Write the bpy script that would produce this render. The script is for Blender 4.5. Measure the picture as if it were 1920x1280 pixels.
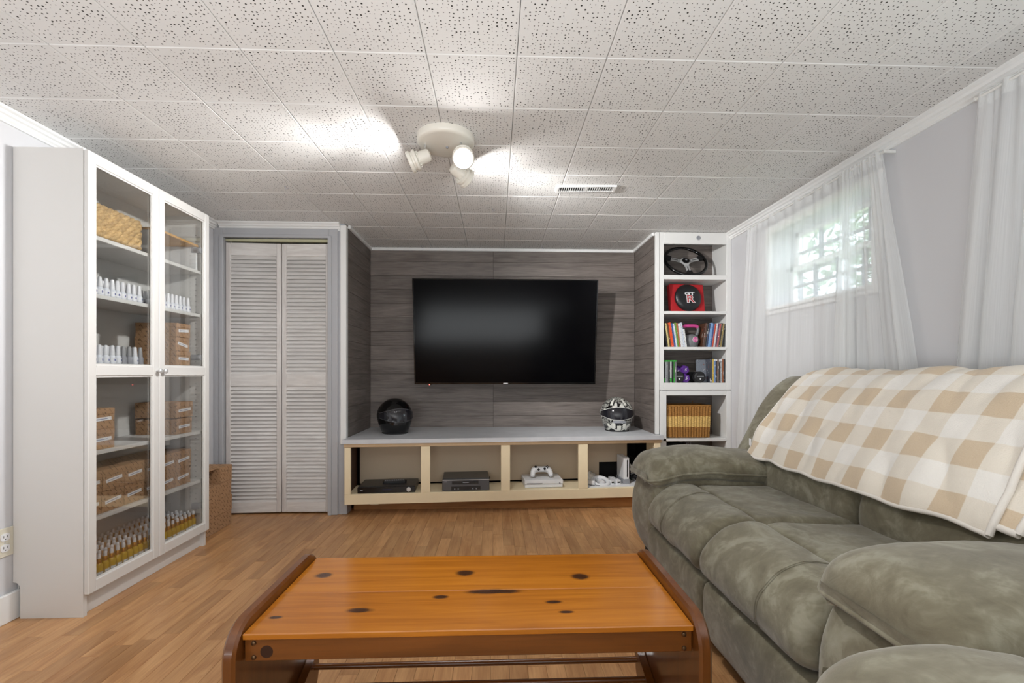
import bpy, math, random
from mathutils import Vector, noise, Matrix
R = math.radians
random.seed(7)
for o in list(bpy.data.objects): bpy.data.objects.remove(o, do_unlink=True)
SC = bpy.context.scene
COL = SC.collection

# ------------------------------------------------------------------ camera
cam_d = bpy.data.cameras.new('camera'); cam = bpy.data.objects.new('camera', cam_d); COL.objects.link(cam)
cam_d.sensor_width = 36.0; cam_d.lens = 858 / 1920 * 36; cam_d.shift_y = 59 / 1920; cam_d.clip_start = 0.02
cam.location = (0, 0, 1.01); cam.rotation_euler = (R(90), 0, -math.atan(31 / 858))
SC.camera = cam

# ------------------------------------------------------------------ world, sun-less overcast day
W = bpy.data.worlds.new('overcast_sky'); SC.world = W; W.use_nodes = True
bg = W.node_tree.nodes['Background']; bg.inputs[0].default_value = (0.80, 0.90, 1.0, 1); bg.inputs[1].default_value = 6.0

# ------------------------------------------------------------------ large soft light bounced off the ceiling behind the camera
def area(name, loc, rot, sx, sy, watts, col):
    d = bpy.data.lights.new(name, 'AREA'); d.shape = 'RECTANGLE'; d.size = sx; d.size_y = sy; d.energy = watts; d.color = col
    o = bpy.data.objects.new(name, d); COL.objects.link(o); o.location = loc; o.rotation_euler = rot; return o
area('bounce_light', (0.0, -0.75, .70), (R(180 - 22), 0, 0), 2.6, 1.1, 76, (0.93, 0.975, 1.0))

VS = SC.view_settings
VS.view_transform = 'Standard'; VS.look = 'None'; VS.gamma = 1; VS.use_curve_mapping = False; VS.exposure = 0.37

# ------------------------------------------------------------------ material helpers
def s2l(c):
    return tuple(((v / 255) / 12.92 if v / 255 <= 0.04045 else ((v / 255 + 0.055) / 1.055) ** 2.4) for v in c)
def rgba(c): return (*s2l(c), 1)
MATS = {}
class NT:
    def __init__(s, name):
        s.m = bpy.data.materials.new(name); s.m.use_nodes = True; s.t = s.m.node_tree; s.n = s.t.nodes
        s.b = s.n['Principled BSDF']; s.out = s.n['Material Output']; MATS[name] = s.m
    def N(s, typ, **kw):
        n = s.n.new(typ)
        for k, v in kw.items():
            if k.startswith('i_'):
                key = k[2:]; key = int(key) if key.isdigit() else key
                n.inputs[key].default_value = v
            else: setattr(n, k, v)
        return n
    def L(s, a, b): s.t.links.new(a, b)
    def math(s, op, a, b=None, c=None, clamp=False):
        n = s.N('ShaderNodeMath', operation=op, use_clamp=clamp)
        for i, v in enumerate((a, b, c)):
            if v is None: continue
            if isinstance(v, (int, float)): n.inputs[i].default_value = v
            else: s.L(v, n.inputs[i])
        return n.outputs[0]
    def mix(s, fac, a, b, blend='MIX'):
        n = s.N('ShaderNodeMix', data_type='RGBA', blend_type=blend)
        for i, v in ((0, fac), (6, a), (7, b)):
            if isinstance(v, (int, float)): n.inputs[i].default_value = v
            elif isinstance(v, tuple): n.inputs[i].default_value = v
            else: s.L(v, n.inputs[i])
        return n.outputs[2]
    def ramp(s, fac, stops):
        n = s.N('ShaderNodeValToRGB'); e = n.color_ramp.elements
        while len(e) > 1: e.remove(e[-1])
        e[0].position, e[0].color = stops[0]
        for p, c in stops[1:]:
            x = e.new(p); x.color = c
        s.L(fac, n.inputs[0]); return n.outputs[0]
    def coords(s, kind='Object'): return s.N('ShaderNodeTexCoord').outputs[kind]
    def mapping(s, vec, scale=(1, 1, 1), loc=(0, 0, 0), rot=(0, 0, 0)):
        n = s.N('ShaderNodeMapping'); n.inputs['Scale'].default_value = scale; n.inputs['Location'].default_value = loc
        n.inputs['Rotation'].default_value = rot; s.L(vec, n.inputs[0]); return n.outputs[0]
    def noise(s, vec, scale=5, detail=3, rough=.5, dist=0):
        n = s.N('ShaderNodeTexNoise'); n.inputs['Scale'].default_value = scale; n.inputs['Detail'].default_value = detail
        n.inputs['Roughness'].default_value = rough; n.inputs['Distortion'].default_value = dist; s.L(vec, n.inputs[0]); return n.outputs[0]
    def bump(s, h, strength=.3, dist=.002):
        n = s.N('ShaderNodeBump'); n.inputs['Strength'].default_value = strength; n.inputs['Distance'].default_value = dist
        s.L(h, n.inputs['Height']); s.L(n.outputs[0], s.b.inputs['Normal']); return n
    def sep(s, vec):
        n = s.N('ShaderNodeSeparateXYZ'); s.L(vec, n.inputs[0]); return n.outputs
    def rand(s):
        a = s.N('ShaderNodeObjectInfo').outputs['Random']; g = s.N('ShaderNodeNewGeometry').outputs['Random Per Island']
        return s.math('FRACT', s.math('ADD', a, g))
    def base(s, c): s.L(c, s.b.inputs['Base Color'])
    def setp(s, rough=.5, metal=0, spec=.5, **kw):
        s.b.inputs['Roughness'].default_value = rough; s.b.inputs['Metallic'].default_value = metal
        s.b.inputs['Specular IOR Level'].default_value = spec
        for k, v in kw.items(): s.b.inputs[k.replace('_', ' ')].default_value = v

def plain(name, c, rough=.5, metal=0, spec=.5, var=.06, scale=14, bump=0, bscale=120, **kw):
    t = NT(name); t.setp(rough, metal, spec, **kw)
    co = t.coords(); n = t.noise(co, scale, 3)
    a = rgba(c); k = 1 - var
    t.base(t.mix(n, (a[0] * k, a[1] * k, a[2] * k, 1), (min(1, a[0] / k), min(1, a[1] / k), min(1, a[2] / k), 1)))
    if bump: t.bump(t.noise(co, bscale, 4), bump, .0015)
    return t.m

def wood(name, dark, light, axis='y', rough=.4, spec=.5, along=1.6, across=16, fine=160, var=.25, contrast=(.3, .7), finefac=.35, bump=.08, coat=0, randoff=True, knots=None, knot_col=(45, 22, 12), dist=1.2):
    t = NT(name); t.setp(rough, 0, spec); t.b.inputs['Coat Weight'].default_value = coat; t.b.inputs['Coat Roughness'].default_value = .12
    co = t.coords(); r = t.rand()
    if randoff:
        cmb = t.N('ShaderNodeCombineXYZ')
        for i, k in enumerate((37.1, 91.7, 53.3)): t.L(t.math('MULTIPLY', r, k), cmb.inputs[i])
        ad = t.N('ShaderNodeVectorMath', operation='ADD'); t.L(co, ad.inputs[0]); t.L(cmb.outputs[0], ad.inputs[1]); vec = ad.outputs[0]
    else: vec = co
    i = 'xyz'.index(axis)
    sc = [across] * 3; sc[i] = along
    sf = [fine] * 3; sf[i] = along * 4
    n1 = t.noise(t.mapping(vec, sc), 1, 4, .55, dist); n2 = t.noise(t.mapping(vec, sf), 1, 3, .6, .3)
    g = t.math('ADD', t.math('MULTIPLY', n1, 1 - finefac), t.math('MULTIPLY', n2, finefac))
    c = t.ramp(g, [(contrast[0], rgba(dark)), (contrast[1], rgba(light))])
    br = t.math('ADD', t.math('MULTIPLY', r, var), 1 - var / 2)
    cm = t.N('ShaderNodeCombineXYZ'); [t.L(br, cm.inputs[k]) for k in range(3)]
    c = t.mix(1.0, c, cm.outputs[0], 'MULTIPLY')
    if knots:
        ox = t.sep(co)
        w = t.noise(co, 18, 2)
        for (kx, ky, ax, ay) in knots:
            dx = t.math('DIVIDE', t.math('SUBTRACT', ox[0], kx), ax); dy = t.math('DIVIDE', t.math('SUBTRACT', ox[1], ky), ay)
            d = t.math('SQRT', t.math('ADD', t.math('MULTIPLY', dx, dx), t.math('MULTIPLY', dy, dy)))
            d = t.math('ADD', d, t.math('MULTIPLY', t.math('SUBTRACT', w, .5), .9))
            f = t.N('ShaderNodeMapRange', interpolation_type='SMOOTHSTEP'); t.L(d, f.inputs[0])
            for q, v in ((1, .55), (2, 1.35), (3, .95), (4, 0)): f.inputs[q].default_value = v
            c = t.mix(f.outputs[0], c, rgba(knot_col))
    t.base(c)
    if bump: t.bump(g, bump, .002)
    return t.m

def emis(name, c, strength):
    t = NT(name); t.setp(.3); t.b.inputs['Emission Color'].default_value = (*c, 1); t.b.inputs['Emission Strength'].default_value = strength
    t.b.inputs['Base Color'].default_value = (.8, .8, .8, 1); return t.m

def glass(name, tint=(1, 1, 1), refl=1.0, rough=.02):
    t = NT(name)
    tr = t.N('ShaderNodeBsdfTransparent'); tr.inputs[0].default_value = (*tint, 1)
    gl = t.N('ShaderNodeBsdfGlossy'); gl.inputs['Roughness'].default_value = rough
    fr = t.N('ShaderNodeFresnel'); fr.inputs[0].default_value = 1.45
    mx = t.N('ShaderNodeMixShader'); t.L(t.math('MULTIPLY', fr.outputs[0], refl), mx.inputs[0]); t.L(tr.outputs[0], mx.inputs[1]); t.L(gl.outputs[0], mx.inputs[2])
    t.L(mx.outputs[0], t.out.inputs[0]); return t.m

# ------------------------------------------------------------------ materials
WALL = plain('wall_paint', (206, 206, 209), .75, spec=.3, var=.015, scale=2, bump=.05, bscale=260)
GREY = plain('grey_paint', (178, 179, 183), .55, var=.02, scale=3)
WHITE = plain('white_paint', (226, 226, 224), .4, var=.02, scale=4)
WHITE_SEMI = plain('white_trim', (233, 233, 232), .35, var=.015, scale=5)
LAM = plain('white_laminate', (217, 215, 212), .38, var=.015, scale=3)
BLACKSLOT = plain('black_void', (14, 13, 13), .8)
CREAM = plain('cream_paint', (240, 223, 188), .5, var=.06, scale=9)
BEIGE = plain('beige_board', (188, 170, 146), .6, var=.03, scale=6)
COUNTER = plain('grey_stone_laminate', (198, 200, 204), .42, var=.14, scale=9, bump=.03)
FLOORM = wood('laminate_oak', (166, 118, 76), (206, 159, 111), 'y', rough=.34, spec=.45, along=2.2, across=15, fine=190, var=.24, contrast=(.34, .66), bump=.03)
JOINT = plain('dark_joint', (96, 66, 40), .8)
PLANK = wood('grey_oak_plank', (82, 74, 70), (138, 129, 123), 'x', rough=.5, spec=.35, along=1.7, across=17, fine=210, var=.22, contrast=(.30, .72), finefac=.5, bump=.1, dist=1.6)
PLANK_S = wood('grey_oak_plank_side', (82, 74, 70), (134, 125, 119), 'y', rough=.5, spec=.35, along=1.7, across=17, fine=210, var=.22, contrast=(.30, .72), finefac=.5, bump=.1, dist=1.6)
KICK = wood('brown_kick_board', (150, 98, 48), (190, 136, 80), 'x', rough=.5, var=.1)
DARKWOOD = wood('dark_brown_panel', (52, 30, 18), (84, 52, 32), 'z', rough=.6, var=.1)
LOUVER = wood('whitewashed_wood', (192, 185, 181), (231, 228, 225), 'x', rough=.6, along=3, across=24, fine=240, var=.08, contrast=(.2, .62), bump=.1)
LOUVER_V = wood('whitewashed_stile', (186, 178, 175), (226, 222, 219), 'z', rough=.6, along=3, across=24, fine=240, var=.06, contrast=(.2, .62), bump=.1)
TRACK = plain('cream_metal', (206, 204, 172), .4, .3)
PINE_TOP = wood('amber_pine', (130, 70, 15), (184, 115, 32), 'x', rough=.22, spec=.5, along=1.3, across=20, fine=220, var=.12, contrast=(.25, .75), finefac=.3, bump=.03, coat=.35,
                knots=[(-.44, .085, .024, .017), (-.035, .085, .026, .017), (.295, .05, .027, .018), (-.28, -.115, .03, .012), (-.09, -.055, .02, .010), (.045, -.03, .07, .013), (.20, -.09, .022, .008), (.225, -.14, .016, .006), (-.47, -.14, .015, .007)])
PINE = wood('amber_pine_edge_shaded', (76, 40, 12), (116, 66, 22), 'x', rough=.28, along=1.5, across=18, fine=200, var=.1, contrast=(.25, .75), finefac=.3, bump=.03, coat=.3)  # apron pine darkened so its colour holds the shade below the table top
PINE_P_SHADED = wood('amber_pine_panel_shaded', (72, 37, 10), (110, 62, 20), 'z', rough=.28, along=1.5, across=18, fine=200, var=.1, contrast=(.25, .75), finefac=.3, bump=.03, coat=.3)  # darkened along with the apron, shade put into the colour
KNOT = plain('pine_knot', (40, 18, 10), .35)
BOLT = plain('bronze_bolt', (92, 70, 48), .35, .8)
CHROME = plain('chrome', (200, 200, 200), .15, 1, var=.02)
SILVER = plain('brushed_silver', (204, 204, 204), .35, .45)
ENAMEL = plain('off_white_enamel', (226, 222, 212), .3, var=.03)
BLACKG = plain('gloss_black', (10, 10, 11), .09, spec=.5, var=.05)
BLACKM = plain('matte_black', (22, 22, 23), .5, var=.1)
BLACKP = plain('black_plastic', (26, 26, 28), .33, var=.08)
SCREEN = plain('tv_screen', (3, 3, 5), .16, spec=.10, var=.02)
VISOR = plain('smoked_visor', (30, 30, 36), .10, spec=.6, var=.02)
WPLAST = plain('white_plastic', (228, 229, 231), .35, var=.03)
GPLAST = plain('grey_plastic', (150, 152, 158), .4, var=.04)
IVORY = plain('ivory_plastic', (214, 209, 192), .4, var=.03)
LEDRED = emis('red_led', (1, .05, .03), 4)
BULB = emis('lit_bulb', (1, .99, .975), 200)
PINK = plain('pink_rubber', (206, 72, 144), .5)
GREYR = plain('grey_vinyl', (112, 114, 116), .5, var=.12, bump=.15, bscale=300)
PURPLE = plain('purple_neoprene', (82, 34, 128), .55, var=.12)
RUBBER = plain('black_rubber', (28, 28, 30), .6)
RED = plain('red_plush', (170, 22, 30), .75, var=.1)
LEATHER = plain('black_leather', (24, 24, 27), .32, var=.15, bump=.4, bscale=160)
GOLD = plain('gold_collar', (196, 138, 56), .28, .85)
OIL = plain('golden_oil_glass', (196, 158, 26), .12, spec=.6, var=.18, scale=60)
LABELW = plain('white_paper_label', (236, 236, 238), .6)
PRINT = plain('blue_print', (92, 98, 150), .6)
INK = plain('dark_ink', (58, 44, 34), .7)
POLISHW = plain('white_polish_glass', (226, 228, 236), .15, var=.05)
POLISHG = plain('smoke_polish_glass', (150, 150, 156), .12, var=.12)
CAPW = plain('white_cap', (232, 232, 236), .35)
CAPG = plain('grey_cap', (158, 158, 160), .35)
GLASSM = glass('clear_glass', (.985, .99, .985), .4)
WGLASS = glass('window_glass', (.97, .98, .98), .8)
ACRYL = glass('clear_acrylic', (.90, .92, .92), 1.2)
ROD = plain('white_rod', (225, 225, 222), .4)
RUSH = wood('dried_hyacinth', (124, 92, 54), (226, 192, 136), 'z', rough=.7, along=26, across=60, fine=300, var=.3, contrast=(.25, .7), bump=.3)
SEAD = plain('brown_seagrass', (150, 104, 46), .75, var=.35, scale=90, bump=.4, bscale=400)
SEAL = plain('pale_seagrass', (206, 170, 100), .75, var=.3, scale=90, bump=.4, bscale=400)
OAKL = plain('light_oak_board', (206, 160, 98), .45, var=.12, scale=20)
FOLIAGE = plain('leaf_green', (150, 172, 140), .7, var=.3)
BARK = plain('bark', (84, 70, 58), .9)
LAWN = plain('lawn_green', (112, 128, 84), .95, var=.2)
HEMW = plain('white_fleece_hem', (232, 226, 218), .95, var=.05, bump=.5, bscale=400)
CORDM = plain('black_cable', (20, 20, 20), .5)

# perforated ceiling tile
t = NT('perforated_fibre_tile'); t.setp(.85, 0, .2)
co = t.coords(); r = t.rand(); cmb = t.N('ShaderNodeCombineXYZ'); t.L(t.math('MULTIPLY', t.math('FLOOR', t.math('MULTIPLY', r, 9)), .97), cmb.inputs[0])
ad = t.N('ShaderNodeVectorMath', operation='ADD'); t.L(co, ad.inputs[0]); t.L(cmb.outputs[0], ad.inputs[1])
vo = t.N('ShaderNodeTexVoronoi', voronoi_dimensions='2D', feature='F1'); vo.inputs['Scale'].default_value = 1 / .0145; vo.inputs['Randomness'].default_value = .62
t.L(ad.outputs[0], vo.inputs['Vector'])
cr = t.sep(vo.outputs['Color'])
rad = t.math('MULTIPLY', t.math('GREATER_THAN', cr[0], .18), t.math('ADD', .10, t.math('MULTIPLY', t.math('POWER', cr[1], 2.0), .13)))
ox = t.sep(co)
edge = t.math('LESS_THAN', t.math('MAXIMUM', t.math('ABSOLUTE', ox[0]), t.math('ABSOLUTE', ox[1])), .1445)
hole = t.math('MULTIPLY', t.math('SUBTRACT', 1, t.math('DIVIDE', t.math('SUBTRACT', vo.outputs['Distance'], t.math('MULTIPLY', rad, .75)), t.math('MULTIPLY', rad, .35)), clamp=True), edge, clamp=True)
hole = t.math('MULTIPLY', hole, t.math('GREATER_THAN', rad, .01))
br = t.math('ADD', t.math('MULTIPLY', r, .05), .955)
cm = t.N('ShaderNodeCombineXYZ'); [t.L(br, cm.inputs[k]) for k in range(3)]
c0 = t.mix(1.0, rgba((222, 221, 219)), cm.outputs[0], 'MULTIPLY')
t.base(t.mix(hole, c0, rgba((44, 40, 36))))
t.bump(t.math('ADD', t.math('MULTIPLY', t.noise(co, 170, 3), .5), t.math('MULTIPLY', hole, -1.0)), .25, .002)
TILE = t.m

# suede of the sofa
t = NT('olive_microsuede'); t.setp(.92, 0, .15); t.b.inputs['Sheen Weight'].default_value = .35; t.b.inputs['Sheen Roughness'].default_value = .45
co = t.coords(); n1 = t.noise(co, 5.5, 4, .6, 1.8); n2 = t.noise(co, 20, 3, .6, 1.2)
g = t.math('ADD', t.math('MULTIPLY', n1, .7), t.math('MULTIPLY', n2, .3))
t.base(t.ramp(g, [(.34, rgba((101, 95, 78))), (.48, rgba((116, 110, 92))), (.54, rgba((126, 121, 103))), (.57, rgba((133, 129, 111))), (.68, rgba((146, 142, 126)))]))
t.bump(t.math('ADD', t.math('MULTIPLY', t.noise(co, 420, 2), .25), n2), .22, .004)
SUEDE = t.m
SHADE_GAP = plain('black_shade_gap', (30, 29, 27), .95)  # black colour stands in for the shadow gap under the seats

# gingham fleece: stripes in the blanket's own (s, y) coordinates, stored as UV
t = NT('gingham_fleece'); t.setp(.95, 0, .1); t.b.inputs['Sheen Weight'].default_value = .4
uv = t.sep(t.coords('UV')); wob = t.math('MULTIPLY', t.math('SUBTRACT', t.noise(t.coords('UV'), 9, 2), .5), .012)
def band(x):
    m = t.math('FRACT', t.math('DIVIDE', t.math('ADD', x, wob), .168))
    return t.math('MULTIPLY', t.math('SUBTRACT', .26, t.math('ABSOLUTE', t.math('SUBTRACT', m, .5))), 60, clamp=True)
bx_, by_ = band(uv[0]), band(uv[1])
sm = t.math('MULTIPLY', t.math('ADD', bx_, by_), .5)
fz = t.noise(t.coords('UV'), 260, 2)
cc = t.ramp(sm, [(0, rgba((238, 234, 228))), (.5, rgba((229, 220, 206))), (1, rgba((206, 183, 152)))])
t.base(t.mix(t.math('MULTIPLY', fz, .25), cc, rgba((246, 240, 230))))
t.bump(t.math('ADD', fz, t.noise(t.coords('UV'), 30, 3)), .35, .004)
FLEECE = t.m

# sheer voile
t = NT('white_voile')
co = t.coords('UV')
df = t.N('ShaderNodeBsdfDiffuse'); df.inputs[0].default_value = rgba((248, 249, 249))
tl = t.N('ShaderNodeBsdfTranslucent'); tl.inputs[0].default_value = rgba((248, 250, 250))
tr = t.N('ShaderNodeBsdfTransparent')
m1 = t.N('ShaderNodeMixShader'); m1.inputs[0].default_value = .42; t.L(df.outputs[0], m1.inputs[1]); t.L(tl.outputs[0], m1.inputs[2])
m2 = t.N('ShaderNodeMixShader')
weave = t.math('ADD', t.math('MULTIPLY', t.noise(t.mapping(co, (220, 3, 1)), 1, 2), .16), .46)
t.L(weave, m2.inputs[0]); t.L(tr.outputs[0], m2.inputs[1]); t.L(m1.outputs[0], m2.inputs[2]); t.L(m2.outputs[0], t.out.inputs[0])
VOILE = t.m

# printed kraft cardboard
t = NT('printed_kraft_card'); t.setp(.75, 0, .2)
co = t.coords(); x, y, z = t.sep(co)
u = t.math('ADD', x, y)
d1 = t.math('ADD', t.math('MULTIPLY', u, .78), t.math('MULTIPLY', z, .62)); d2 = t.math('SUBTRACT', t.math('MULTIPLY', u, .62), t.math('MULTIPLY', z, .78))
m = t.math('ABSOLUTE', t.math('SUBTRACT', t.math('FRACT', t.math('DIVIDE', d1, .019)), .5))
line = t.math('LESS_THAN', m, .09)
n = t.noise(t.mapping(co, (1, 1, 1)), 160, 2)
brk = t.math('GREATER_THAN', t.math('FRACT', t.math('ADD', t.math('DIVIDE', d2, .045), t.math('MULTIPLY', t.math('FLOOR', t.math('DIVIDE', d1, .019)), .37))), .42)
line = t.math('MULTIPLY', t.math('MULTIPLY', line, brk), t.math('GREATER_THAN', n, .42))
vo = t.N('ShaderNodeTexVoronoi', voronoi_dimensions='3D'); vo.inputs['Scale'].default_value = 30; t.L(co, vo.inputs['Vector'])
dot = t.math('LESS_THAN', vo.outputs['Distance'], .13)
card = t.mix(t.noise(co, 30, 3), rgba((158, 122, 90)), rgba((188, 150, 114)))
t.base(t.mix(t.math('MULTIPLY', t.math('MAXIMUM', line, dot), .72), card, rgba((58, 38, 26))))
KRAFT = t.m
KRAFT_IN = plain('plain_kraft', (140, 98, 62), .8)

# game and film case spines: object colour plus printed blocks
t = NT('printed_spine'); t.setp(.35)
oi = t.N('ShaderNodeObjectInfo'); co = t.coords(); ad = t.N('ShaderNodeVectorMath', operation='ADD'); t.L(co, ad.inputs[0])
cmb = t.N('ShaderNodeCombineXYZ'); t.L(t.math('MULTIPLY', oi.outputs['Random'], 31), cmb.inputs[2]); t.L(cmb.outputs[0], ad.inputs[1])
a = t.noise(t.mapping(ad.outputs[0], (60, 60, 26)), 1, 2); b = t.noise(t.mapping(ad.outputs[0], (300, 300, 120)), 1, 1)
c = t.mix(t.math('GREATER_THAN', a, .66), oi.outputs['Color'], rgba((226, 222, 214)))
c = t.mix(t.math('GREATER_THAN', b, .66), c, rgba((30, 28, 30)))
c = t.mix(t.math('LESS_THAN', a, .30), c, rgba((150, 66, 40)))
t.base(c); SPINE = t.m

# black and white helmet graphics
t = NT('black_white_graphic'); t.setp(.12, 0, .5)
co = t.coords(); x, y, z = t.sep(co); ax = t.math('ABSOLUTE', x)
q = t.math('ADD', t.math('MULTIPLY', ax, 15), t.math('ADD', t.math('MULTIPLY', z, 9), t.math('MULTIPLY', t.noise(co, 22, 3), 1.1)))
st = t.math('GREATER_THAN', t.math('FRACT', q), .62)
n = t.math('GREATER_THAN', t.noise(co, 60, 4, .7, 2.5), .53)
side = t.math('GREATER_THAN', t.noise(co, 13, 1), .5)
w = t.math('MAXIMUM', t.math('MULTIPLY', st, .0), t.math('MULTIPLY', n, side))
t.base(t.mix(t.math('MAXIMUM', w, t.math('MULTIPLY', st, t.math('SUBTRACT', 1, side))), rgba((16, 16, 17)), rgba((206, 206, 198))))
GRAPH = t.m

# ------------------------------------------------------------------ mesh helpers
def origin_of(p):
    v = Vector((0, 0, 0))
    while p is not None:
        v += p.location; p = p.parent
    return v
class MB:
    def __init__(s): s.v = []; s.f = []; s.uv = None
    def add(s, vs, fs):
        b = len(s.v); s.v += [tuple(p) for p in vs]; s.f += [tuple(b + i for i in f) for f in fs]; return s
    def box(s, x0, x1, y0, y1, z0, z1, b=0):
        if x1 < x0: x0, x1 = x1, x0
        if y1 < y0: y0, y1 = y1, y0
        if z1 < z0: z0, z1 = z1, z0
        if b <= 0:
            return s.add([(x0, y0, z0), (x1, y0, z0), (x1, y1, z0), (x0, y1, z0), (x0, y0, z1), (x1, y0, z1), (x1, y1, z1), (x0, y1, z1)],
                         [(0, 3, 2, 1), (4, 5, 6, 7), (0, 1, 5, 4), (1, 2, 6, 5), (2, 3, 7, 6), (3, 0, 4, 7)])
        b = min(b, (x1 - x0) * .49, (y1 - y0) * .49, (z1 - z0) * .49)
        X = (x0, x1); Y = (y0, y1); Z = (z0, z1); vs = []; idx = {}
        for i in (0, 1):
            for j in (0, 1):
                for k in (0, 1):
                    sx = b if i == 0 else -b; sy = b if j == 0 else -b; sz = b if k == 0 else -b
                    idx[i, j, k, 0] = len(vs); vs.append((X[i], Y[j] + sy, Z[k] + sz))
                    idx[i, j, k, 1] = len(vs); vs.append((X[i] + sx, Y[j], Z[k] + sz))
                    idx[i, j, k, 2] = len(vs); vs.append((X[i] + sx, Y[j] + sy, Z[k]))
        fs = []
        cx = Vector(((x0 + x1) / 2, (y0 + y1) / 2, (z0 + z1) / 2))
        def put(f):
            p = [Vector(vs[q]) for q in f]; n = (p[1] - p[0]).cross(p[2] - p[0]); c = sum(p, Vector()) / len(p)
            fs.append(f if n.dot(c - cx) > 0 else tuple(reversed(f)))
        for i in (0, 1):
            put((idx[i, 0, 0, 0], idx[i, 1, 0, 0], idx[i, 1, 1, 0], idx[i, 0, 1, 0]))
            put((idx[0, i, 0, 1], idx[1, i, 0, 1], idx[1, i, 1, 1], idx[0, i, 1, 1]))
            put((idx[0, 0, i, 2], idx[1, 0, i, 2], idx[1, 1, i, 2], idx[0, 1, i, 2]))
        for i in (0, 1):
            for j in (0, 1):
                put((idx[i, j, 0, 0], idx[i, j, 0, 1], idx[i, j, 1, 1], idx[i, j, 1, 0]))
                put((idx[i, 0, j, 0], idx[i, 0, j, 2], idx[i, 1, j, 2], idx[i, 1, j, 0]))
                put((idx[0, i, j, 1], idx[0, i, j, 2], idx[1, i, j, 2], idx[1, i, j, 1]))
        for k in idx:
            if k[3] == 0: put((idx[k[0], k[1], k[2], 0], idx[k[0], k[1], k[2], 1], idx[k[0], k[1], k[2], 2]))
        return s.add(vs, fs)
    def loft(s, rings, caps=True, closed=True):
        n = len(rings[0]); vs = [p for r in rings for p in r]; fs = []
        for i in range(len(rings) - 1):
            for j in range(n if closed else n - 1):
                k = (j + 1) % n; fs.append((i * n + j, i * n + k, (i + 1) * n + k, (i + 1) * n + j))
        if caps and closed:
            fs.append(tuple(reversed(range(n)))); fs.append(tuple((len(rings) - 1) * n + j for j in range(n)))
        return s.add(vs, fs)
    def cyl(s, p0, p1, r0, r1=None, n=16, caps=True):
        r1 = r0 if r1 is None else r1; p0 = Vector(p0); p1 = Vector(p1); d = (p1 - p0).normalized()
        a = d.orthogonal().normalized(); b = d.cross(a)
        ring = lambda p, r: [p + a * (r * math.cos(2 * math.pi * i / n)) + b * (r * math.sin(2 * math.pi * i / n)) for i in range(n)]
        return s.loft([ring(p0, r0), ring(p1, r1)], caps)
    def lathe(s, prof, c=(0, 0, 0), d=(0, 0, 1), n=20, caps=True):
        c = Vector(c); d = Vector(d).normalized(); a = d.orthogonal().normalized(); b = d.cross(a)
        return s.loft([[c + d * z + a * (r * math.cos(2 * math.pi * i / n)) + b * (r * math.sin(2 * math.pi * i / n)) for i in range(n)] for r, z in prof], caps)
    def tube(s, pts, r, n=8, closed=False):
        pts = [Vector(p) for p in pts]; rings = []; m = len(pts); a = None
        for i, p in enumerate(pts):
            q0 = pts[i - 1] if (i > 0 or closed) else p; q1 = pts[(i + 1) % m] if (i < m - 1 or closed) else p
            d = (q1 - q0).normalized()
            a = d.orthogonal().normalized() if a is None else (a - d * a.dot(d)).normalized()
            b = d.cross(a); rr = r(i / (m - 1)) if callable(r) else r
            rings.append([p + a * (rr * math.cos(2 * math.pi * k / n)) + b * (rr * math.sin(2 * math.pi * k / n)) for k in range(n)])
        if closed: rings.append(rings[0]); return s.loft(rings, False)
        return s.loft(rings)
    def prism(s, poly, a0, a1, plane='xy'):
        f = {'xy': lambda p, a: (p[0], p[1], a), 'xz': lambda p, a: (p[0], a, p[1]), 'yz': lambda p, a: (a, p[0], p[1])}[plane]
        return s.loft([[f(p, a0) for p in poly], [f(p, a1) for p in poly]])
    def grid(s, fn, nu, nv, uvfn=None):
        vs = [fn(i / nu, j / nv) for i in range(nu + 1) for j in range(nv + 1)]
        fs = [(i * (nv + 1) + j, (i + 1) * (nv + 1) + j, (i + 1) * (nv + 1) + j + 1, i * (nv + 1) + j + 1) for i in range(nu) for j in range(nv)]
        if uvfn:
            s.uv = [uvfn(i / nu, j / nv) for i in range(nu + 1) for j in range(nv + 1)]
        return s.add(vs, fs)
    def mesh(s, name, mat, smooth=None, off=None):
        me = bpy.data.meshes.new(name)
        vs = s.v if off is None else [(p[0] - off.x, p[1] - off.y, p[2] - off.z) for p in s.v]
        me.from_pydata(vs, [], s.f)
        if s.uv:
            l = me.uv_layers.new()
            for lp in me.loops: l.data[lp.index].uv = s.uv[lp.vertex_index]
        import bmesh
        bm = bmesh.new(); bm.from_mesh(me); bmesh.ops.recalc_face_normals(bm, faces=bm.faces); bm.to_mesh(me); bm.free()
        if smooth:
            me.shade_smooth(); me.set_sharp_from_angle(angle=R(smooth))
        if mat: me.materials.append(mat)
        return me
    def build(s, name, mat, parent=None, smooth=None, local=False):
        off = None if (local or parent is None) else origin_of(parent)
        o = bpy.data.objects.new(name, s.mesh(name, mat, smooth, off)); COL.objects.link(o)
        if parent: o.parent = parent
        return o
def tag(o, label=None, cat=None, group=None, kind=None):
    if label: o['label'] = label
    if cat: o['category'] = cat
    if group: o['group'] = group
    if kind: o['kind'] = kind
    return o
def thing(name, loc, label, cat, group=None, rz=0):
    o = bpy.data.objects.new(name, None); COL.objects.link(o); o.location = loc; o.rotation_euler = (0, 0, rz); o.empty_display_size = .05
    return tag(o, label, cat, group)
def struct(name, mb, mat, smooth=None): return tag(mb.build(name, mat, None, smooth), kind='structure')
def box(name, mat, parent, *a, **k):
    local = k.pop('local', False); b = k.pop('b', 0)
    return MB().box(*a, b=b).build(name, mat, parent, local=local)
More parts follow.
